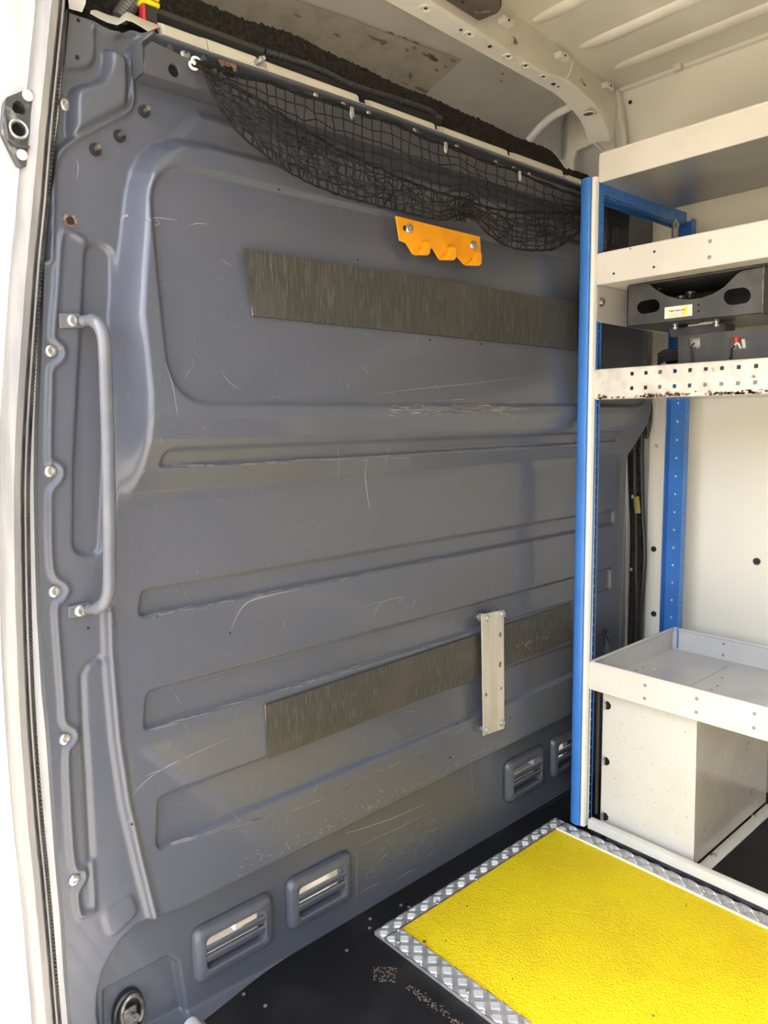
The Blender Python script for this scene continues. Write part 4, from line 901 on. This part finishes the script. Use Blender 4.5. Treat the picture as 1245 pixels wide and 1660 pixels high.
# end bracket plate below shelf 2 with its bolt
MB().plate(rpoly([(1.590, 1.296), (1.94, 1.290), (1.94, 1.381), (1.590, 1.381)], 0.008), [], xz(-0.154), 0.002).build('end_bracket', mat('grey_bracket', (0.48,0.46,0.41), 0.4), rk)
a = AY(974, 490, -0.155); MB().cyl((a[0], -0.154, a[2]), (a[0], -0.157, a[2]), 0.010, 16).cyl((a[0], -0.157, a[2]), (a[0], -0.163, a[2]), 0.006, 6).build('bracket_bolt', zinc, rk)
# hanging lug near the top and strut behind
lg = AY(1094, 372, -0.175); MB().plate([(lg[0]-.013+.0, lg[2]-.03), (lg[0]+.013, lg[2]-.03)]+[(lg[0]+.013*math.cos(t), lg[2]+.012+.013*math.sin(t)) for t in np.linspace(0, PI, 9)], [], xz(-0.178), .003).build('fixing_lug', zinc, rk)
MB().cyl((lg[0], -0.178, lg[2]+.010), (lg[0], -0.184, lg[2]+.010), 0.006, 6).build('lug_nut', zinc, rk)
MB().tube(catmull([AX(x, y, 2.09) for x, y in ((1103,376),(1110,373),(1116,380))], 4), .003, 6).build('lug_wire', cablem, rk, smooth=True)
# bottom rail of the rack
MB().loft([[(1.586, y, 0.012), (1.586, y, 0.034), (1.589, y, 0.036), (1.606, y, 0.036), (1.606, y, 0.033), (1.590, y, 0.030), (1.590, y, 0.012)] for y in (-0.158, SY1)], True, True).build('bottom_rail', whiteb, rk, bevel=0.0008)
MB().box((1.586, -0.168, 0.004), (1.60, -0.20, 0.013)).build('rail_foot', blackp, rk)
MB().box((1.59, -0.21, 0.0), (1.612, -2.2, 0.012)).build('rail_pad', rubber, rk)

# lower cover box under the tray
bx_ = empty('cover_box', (1.84, -0.29, 0), 'white scratched sheet-metal cover box standing under the tray shelf', 'box')
def YZ(pts, X): return [(AX(x, y, X)[1], AX(x, y, X)[2]) for x, y in pts]
XB = 1.632
def nib(z, r_=0.012): return [(-0.168, z-r_-.004), (-0.174, z-r_), (-0.182, z-r_*.9), (-0.189, z-r_*.4), (-0.190, z+r_*.4), (-0.183, z+r_*.95), (-0.175, z+r_), (-0.168, z+r_+.004)]
zs = [AX(972, 1140, XB)[2], AX(971, 1230, XB)[2], AX(969, 1319, XB)[2]]
ol = [(-0.168, 0.385), (-0.168, zs[0]+.016)]
for z in zs: ol += [q_ for q_ in nib(z)[::-1]]
ol = [(-0.168, 0.385)]+[q_ for z in zs for q_ in nib(z)[::-1]]+[(-0.172, 0.012), (-0.419, 0.012), (-0.414, 0.385)]
MB().plate(ol, [], lambda a_, b_, d: (XB+d, a_, b_), 0.002).build('front_panel', whiteb, bx_)
MB().box((XB+.0305, -0.156, 0.012), (XB+.032, -0.19, 0.385)).build('dark_gap', dark, bx_)
MB().box((XB+.006, -0.163, 0.012), (XB+.008, -0.172, 0.385)).build('mounting_strip', mat('grey_strip', (.45,.43,.38), .5), bx_)
MB().box((XB-0.004, -0.152, 0.034), (XB-0.002, -0.160, 0.385)).build('brown_packer', mat('dark_brown_packer', (.05,.035,.025), .6), bx_)
for z in zs+[AX(969, 1187, XB)[2], AX(968, 1276, XB)[2]]:
    s_ = z in zs
    MB().cyl((XB+.006, -0.170+.001*s_, z), (XB+.001, -0.170, z), 0.0048, 12).build('strip_screw', zinc, bx_, smooth=True)
for z in zs:
    MB().plate(circle(-0.179, z, 0.0135, 16), [], lambda a_, b_, d: (XB+.010+d, a_, b_), 0.002).build('slot_backing', dark, bx_)
MB().loft([[(XB, -0.4145, .385), (XB, -0.4195, .012), (2.055, -0.4195, .012), (2.055, -0.4145, .385)], [(XB, -0.4125, .385), (XB, -0.4175, .012), (2.055, -0.4175, .012), (2.055, -0.4125, .385)]], True, True).build('side_panel', mat('glossy_grey_side', (0.56, 0.53, 0.46), 0.16, c2=(0.52, 0.49, 0.43), nscale=8, c3=(0.40, 0.36, 0.30), n3=35, lo3=0.64, hi3=0.68), bx_)
a, b = AZ(1134,1413,0.003), AZ(1245,1308,0.003)
MB().box((1.612, -0.419, 0.0), (2.062, -0.448, 0.0035)).build('floor_flange', whiteb, bx_, bevel=0.0008)
for px, py in ((1157,1386),(1221,1322)):
    a = AZ(px, py, .004); MB().cyl((a[0], a[1], .003), (a[0], a[1], .0045), .008, 16).cyl((a[0], a[1], .0045), (a[0], a[1], .007), .005, 12).build('flange_screw', zinc, bx_, smooth=True)
sc2 = MB()
for k in range(90):
    y = random.uniform(-0.40, -0.19); z = random.uniform(.03, .36); a_ = random.uniform(0, PI); L_ = random.uniform(.002, .010); w_ = random.uniform(.0002, .0006)
    dy, dz = L_*math.cos(a_), L_*math.sin(a_); X_ = XB-.0003
    sc2.add([(X_, y-dz/L_*w_, z+dy/L_*w_), (X_, y+dz/L_*w_, z-dy/L_*w_), (X_, y+dy, z+dz)], [(0, 1, 2)])
tag(sc2.build('chip_marks', brown, bx_, fix=False), kind='stuff')
sc3 = MB()
for k in range(70):
    x = random.uniform(1.66, 2.02); z = random.uniform(.04, .24); a_ = random.gauss(1.2, .5); L_ = random.uniform(.01, .045); w_ = .0005
    dx, dz = L_*math.cos(a_), L_*math.sin(a_); Y_ = -0.4203+(z-.012)/.373*.005
    sc3.add([(x-w_, Y_, z), (x+w_, Y_, z), (x+dx, Y_+dz*.0134, z+dz)], [(0, 1, 2)])
tag(sc3.build('hairline_scratches', trimw, bx_, fix=False), kind='stuff')

# ------------------------------------------------------------------ black equipment cradle between the shelves
XC = 1.645
cr_ = empty('equipment_cradle', AX(1120, 500, XC), 'black sheet-steel cradle with oval hand slots hanging under the middle shelf', 'cradle')
fr_ = YZ([(1017,465),(1046,459),(1054,462),(1064,470),(1080,479),(1098,484),(1116,485.5),(1136,483),(1156,476),(1174,465),(1187,452),(1196,443),(1203,439),(1238,432),(1236.5,508),(1016,530)], XC)
def oval(x0, y0, x1, y1, r_):
    P = []
    for t in np.linspace(PI/2, 3*PI/2, 8): P.append((x0+r_*math.cos(t), y0-r_*math.sin(t)))
    for t in np.linspace(-PI/2, PI/2, 8): P.append((x1+r_*math.cos(t), y1-r_*math.sin(t)))
    return YZ(P, XC)
MB().plate(fr_, [oval(1043, 498.5, 1059, 495.5, 10.5), oval(1186, 481.5, 1204, 479, 13)], lambda a_, b_, d: (XC+d, a_, b_), 0.002).build('front_face', blackm, cr_, bevel=0.0005)
A_, B_, C_, E_ = [np.array((XC, *q_)) for q_ in (fr_[0], fr_[-3], fr_[-2], fr_[-1])]
dp = np.array([0.23, 0, 0])
MB().loft([[tuple(E_), tuple(C_), tuple(C_+dp), tuple(E_+dp)], [tuple(p+np.array([0, 0, .002])) for p in (E_, C_, C_+dp, E_+dp)]], True, True).build('base_plate', blackm, cr_)
MB().box((XC, C_[1]-0.0, C_[2]), (XC+.23, C_[1]+.002, B_[2])).build('end_face', blackm, cr_)
MB().box((XC, E_[1]-.002, E_[2]), (XC+.23, E_[1], A_[2])).build('end_face', blackm, cr_)
MB().box((XC+.228, E_[1], E_[2]), (XC+.23, C_[1], 1.380)).build('back_face', blackm, cr_)
MB().box((XC+.004, E_[1], 1.376), (XC+.23, C_[1], 1.3795)).build('light_block_plate', blackm, cr_)  # dark plate added to block light behind the front cutout
MB().tube([B_-np.array([.0005,0,0]), C_-np.array([.0005,0,0])], .001, 6).build('worn_edge', steelw, cr_)
for px, py in ((1070,461),(1120,473),(1105,480)):
    a = AX(px, py, XC+.08); MB().cyl(a, a+np.array([0, 0, -.006]), .011, 12).cyl(a+np.array([0,0,-.004]), a+np.array([0, 0, -.014]), .006, 6).build('clamp_nut', mat('dull_nut', (.12,.12,.12), .4, .5), cr_)
lb_ = MB().plate(YZ([(1077.5,498.5),(1122,493),(1122,511.5),(1077,517)], XC-.0008), [], lambda a_, b_, d: (XC-.0008+d, a_, b_), 0.0006).build('maker_label', labelm, cr_)
lab = YZ([(1077.5,498.5),(1122,493),(1122,511.5),(1077,517)], XC-.0009)
def LP(u_, v_):   # point on label, u left->right, v top->bottom
    (a0_, b0_), (a1_, b1_), (a2_, b2_), (a3_, b3_) = lab
    a_ = (a0_*(1-u_)+a1_*u_)*(1-v_)+(a3_*(1-u_)+a2_*u_)*v_; b_ = (b0_*(1-u_)+b1_*u_)*(1-v_)+(b3_*(1-u_)+b2_*u_)*v_; return np.array((XC-.0011, a_, b_))
fc = bpy.data.curves.new('t', 'FONT'); fc.body = 'tempus'; fc.size = 1.0; fc.offset = 0.02
fo_ = bpy.data.objects.new('t', fc); col.objects.link(fo_); bpy.context.view_layer.update()
tm = bpy.data.meshes.new_from_object(fo_.evaluated_get(bpy.context.evaluated_depsgraph_get())); bpy.data.objects.remove(fo_)
tv = np.array([v_.co[:] for v_ in tm.vertices]); wmax = tv[:,0].max()
o_ = LP(0.5, 0.5)
for i, v_ in enumerate(tm.vertices): v_.co = tuple(LP(0.17+0.56*tv[i,0]/wmax, 0.46-0.30*tv[i,1])-o_)
tm.materials.clear(); tm.materials.append(ink); link_mesh('label_lettering', tm, o_, cr_)
yl = MB(); yl.add([tuple(LP(u_, v_)+np.array([.0001,0,0])) for u_, v_ in ((.70,.12),(.84,.12),(.84,.92),(.64,.92))], [(0,1,2,3)]); yl.build('label_swoosh', inky, cr_, fix=False)
tl = MB()
for v_, u0, u1 in ((.62,.30,.66),(.73,.16,.64),(.84,.15,.70)):
    u_ = u0
    while u_ < u1:
        d_ = random.uniform(.01, .05); tl.add([tuple(LP(a_, b_)) for a_, b_ in ((u_, v_-.022), (u_+d_, v_-.022), (u_+d_, v_+.022), (u_, v_+.022))], [(0,1,2,3)]); u_ += d_+.016
tag(tl.build('label_small_print', mat('faded_ink', (.35,.32,.24), .7), cr_, fix=False), kind='stuff')
for px, py in ((1132.5,494),(1132.5,504.5)): put(dotd, 'small_hole', AX(px, py, XC), cr_)
# base bolts, sub-bracket
for px, py in ((1095,522),(1162,517)):
    a = AX(px, py, XC+.03)
    MB().cyl(a+np.array([0,0,.004]), a+np.array([0,0,.001]), .0135 if px < 1120 else .006, 16).cyl(a+np.array([0,0,.001]), a+np.array([0,0,-.006]), .008 if px < 1120 else .005, 6).cyl(a+np.array([0,0,-.006]), a+np.array([0,0,-.010]), .005, 12).build('under_bolt', zinc, cr_, smooth=False)
    MB().tube([a+np.array([0,0,-.009]), a+np.array([0,0,-.012]), a+np.array([0,0,-.016]), a+np.array([0,0,-.019])], [.004,.0068,.006,.002], 12).build('domed_nut', zinc, cr_, smooth=True)
a, b = AX(1134, 524, XC+.03), AX(1160, 521, XC+.03); MB().tube([a, b], .002, 8).build('split_pin', zinc, cr_, smooth=True)
XS = XC+.06
q_ = YZ([(1084,533),(1176,523),(1176,541),(1087,547)], XS)
MB().plate(q_, [], lambda a_, b_, d: (XS+d, a_, b_), 0.05).build('sub_bracket', blackm, cr_, bevel=.001)
XF = 1.69
bp_ = empty('switch_panel', AX(1170, 560, XF), 'dark grey upright plate with two square cut-outs and wires on the perforated shelf', 'panel')
q_ = YZ([(1099,545),(1178,537),(1290,526),(1290,600),(1099,600)], XF)
cuts = [YZ([(1116,549),(1135,547.5),(1135,562),(1130,566),(1126,562),(1117,565)], XF), YZ([(1183,547),(1212,545),(1211,564),(1183,567)], XF)]
MB().plate(q_, cuts, lambda a_, b_, d: (XF+d, a_, b_), 0.002).build('plate', blackm, bp_)
ymn, ymx = min(p_[0] for p_ in q_), max(p_[0] for p_ in q_)
a = AX(1126, 556, XF+.01); MB().box((XF+.02, a[1]-.035, 1.20), (XF+.04, a[1]+.022, 1.28)).build('white_junction_box', whiteb, bp_)
a = AX(1193, 550, XF-.002)
MB().cyl(a+np.array([.004,0,.004]), a+np.array([.004,0,-.006]), .0075, 12).build('red_connector', red, bp_, smooth=True)
for dx_ in (-.004, .003): MB().tube(catmull([a+np.array([.006,0,-.004]), a+np.array([.006,dx_*1.6,-.016]), a+np.array([.008,dx_*3,-.028])], 4), .0022, 8).build('wire', cream, bp_, smooth=True)
a = AX(1205, 550, XF+.004); MB().tube(catmull([a, a+np.array([0,-.002,-.012]), a+np.array([0,-.004,-.026])], 4), .004, 8).build('wire', shelfm, bp_, smooth=True)
for (x_, y_), (x2, y2) in (((1120,560),(1121,590)), ((1186,564),(1181,590))):
    MB().tube(catmull([AX(x_+6, y_-4, XF+.004), AX(x_, y_+3, XF-.004), AX((x_+x2)/2+1, (y_+y2)/2, XF-.005), AX(x2, y2, XF-.005)], 4), .0018, 6).build('black_wire', cablem, bp_, smooth=True)
box('back_box', (XF+.06, ymn, 1.117), (XF+.09, a[1]-.03, 1.26), mat('grey_backing', (.30,.29,.27), .5), bp_)
# coiled cable on the shelf
cc_ = MB(); a = AX(1086, 583, 1.75)
for k in range(4): cc_.tube(catmull([a+np.array([0, .03, -.008+.007*k]), a+np.array([0, .012, .0+.007*k]), a+np.array([.02, -.03, .002+.007*k]), a+np.array([.05, -.06, 0+.007*k]), a+np.array([.08, -.01, .0+.007*k]), a+np.array([.04, .03, -.002+.007*k])], 5), .0045, 8)
cb = cc_.build('cable_coil', cablem, smooth=True); tag(cb, 'coil of black cable lying on the perforated shelf beside the rear blue post', 'cable')

# ------------------------------------------------------------------ far corner: container, hoses, cable loom
ct = empty('black_container', (1.95, -0.03, 1.45), 'black moulded plastic container fixed in the far corner behind the top of the blue post', 'container')
q0, q1 = AY(977, 328, -0.06), AY(1014, 410, -0.06)
MB().box((q0[0], -0.075, q1[2]-.02), (q1[0], -0.04, q0[2]-.004)).build('container_body', mat('navy_black_plastic', (.016,.018,.028), .35), ct, bevel=.012)
MB().box((q0[0]+.02, -0.082, q1[2]), (q0[0]+.04, -0.07, q0[2]-.06)).build('container_ridge', blackp, ct, bevel=.004)
a = AY(992, 322, -0.07); MB().cyl(a, a+np.array([0, 0, -.018]), .018, 14).build('container_cap', blackp, ct, smooth=True)
a = AY(990, 318, -0.085); MB().cyl(a+np.array([0,0,.05]), a+np.array([0,0,-.012]), .004, 8).box(a-np.array([.016,.006,.018]), a+np.array([.022,.006,-.008])).build('bracket_rod', zinc, ct)
def hose(P, r_, lb, X): return conduit('corrugated_hose', [AX(x, y, X) for x, y in P], r_, lb, .006, cablem, 'corrugated hoses in the far corner')
hose([(1017,336),(1022,370),(1022,420),(1014,500),(1013,560),(1018,600),(1022,660),(1022,760),(1026,860),(1024,960),(1021,1060)], .0095, 'leftmost black corrugated hose of the loom in the far corner', 2.085)
hose([(1025,336),(1031,370),(1031,420),(1028,500),(1026,560),(1030,620),(1036,700),(1034,800),(1037,870),(1036,960),(1030,1060)], .0085, 'middle black corrugated hose of the loom in the far corner', 2.10)
for i, (P, r_) in enumerate((([(1030,338),(1038,380),(1036,430),(1034,520),(1034,600),(1044,660),(1040,700)], .006), ([(1030,500),(1037,560),(1040,620),(1046,650),(1040,720),(1042,830),(1045,900),(1040,980),(1036,1050)], .007), ([(1016,560),(1030,620),(1052,640),(1055,680),(1048,710),(1045,690)], .0045), ([(1020,500),(1026,600),(1028,700),(1029,800),(1031,900),(1031,1000),(1027,1060)], .007))):
    o = MB().tube(catmull([AX(x, y, 2.11-.006*i) for x, y in P], 8), r_, 8).build('cable', cablem, smooth=True)
    tag(o, ['short black cable bowing out beside the hoses near the top of the far corner', 'rightmost long black cable of the loom against the cream lining', 'thin black cable looped in a small bight below the perforated shelf', 'smooth black cable between the two corrugated hoses in the far corner'][i], 'cable', 'black cables of the corner loom')
ms = MB().tube([AX(1031, 805, 2.085), AX(1034, 832, 2.085)], .0092, 10).build('cable_tape', mat('yellowed_tape', (.35,.27,.08), .6), smooth=True); tag(ms, 'small yellowed tape band on the black cable loom in the corner', 'tape')
for px, py in ((1025,805),(1023,923)): put(SCS, 'loom_screw', AY(px, py, -0.02), wf)
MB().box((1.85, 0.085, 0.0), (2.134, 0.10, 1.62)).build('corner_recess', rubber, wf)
ck = MB().tube([AY(988, 1040, -.04), AY(978, 1020, -.045), AY(985, 1018, -.045)], .002, 6).tube([AY(981,1020,-.045), AY(979,1048,-.045)], .003, 6).build('latch', blackp, wf)
o = MB().tube([AX(989,514,1.98), AX(1000,600,1.98)], .005, 10).build('edge_highlight', pale, smooth=True); tag(o, 'thin pale grey rod drawn as the highlight on the bulkhead edge behind the blue post', 'highlight')  # pale rod added in place of the highlight on the panel edge
print('tris approx', sum(len(m.polygons) for m in bpy.data.meshes)*2)
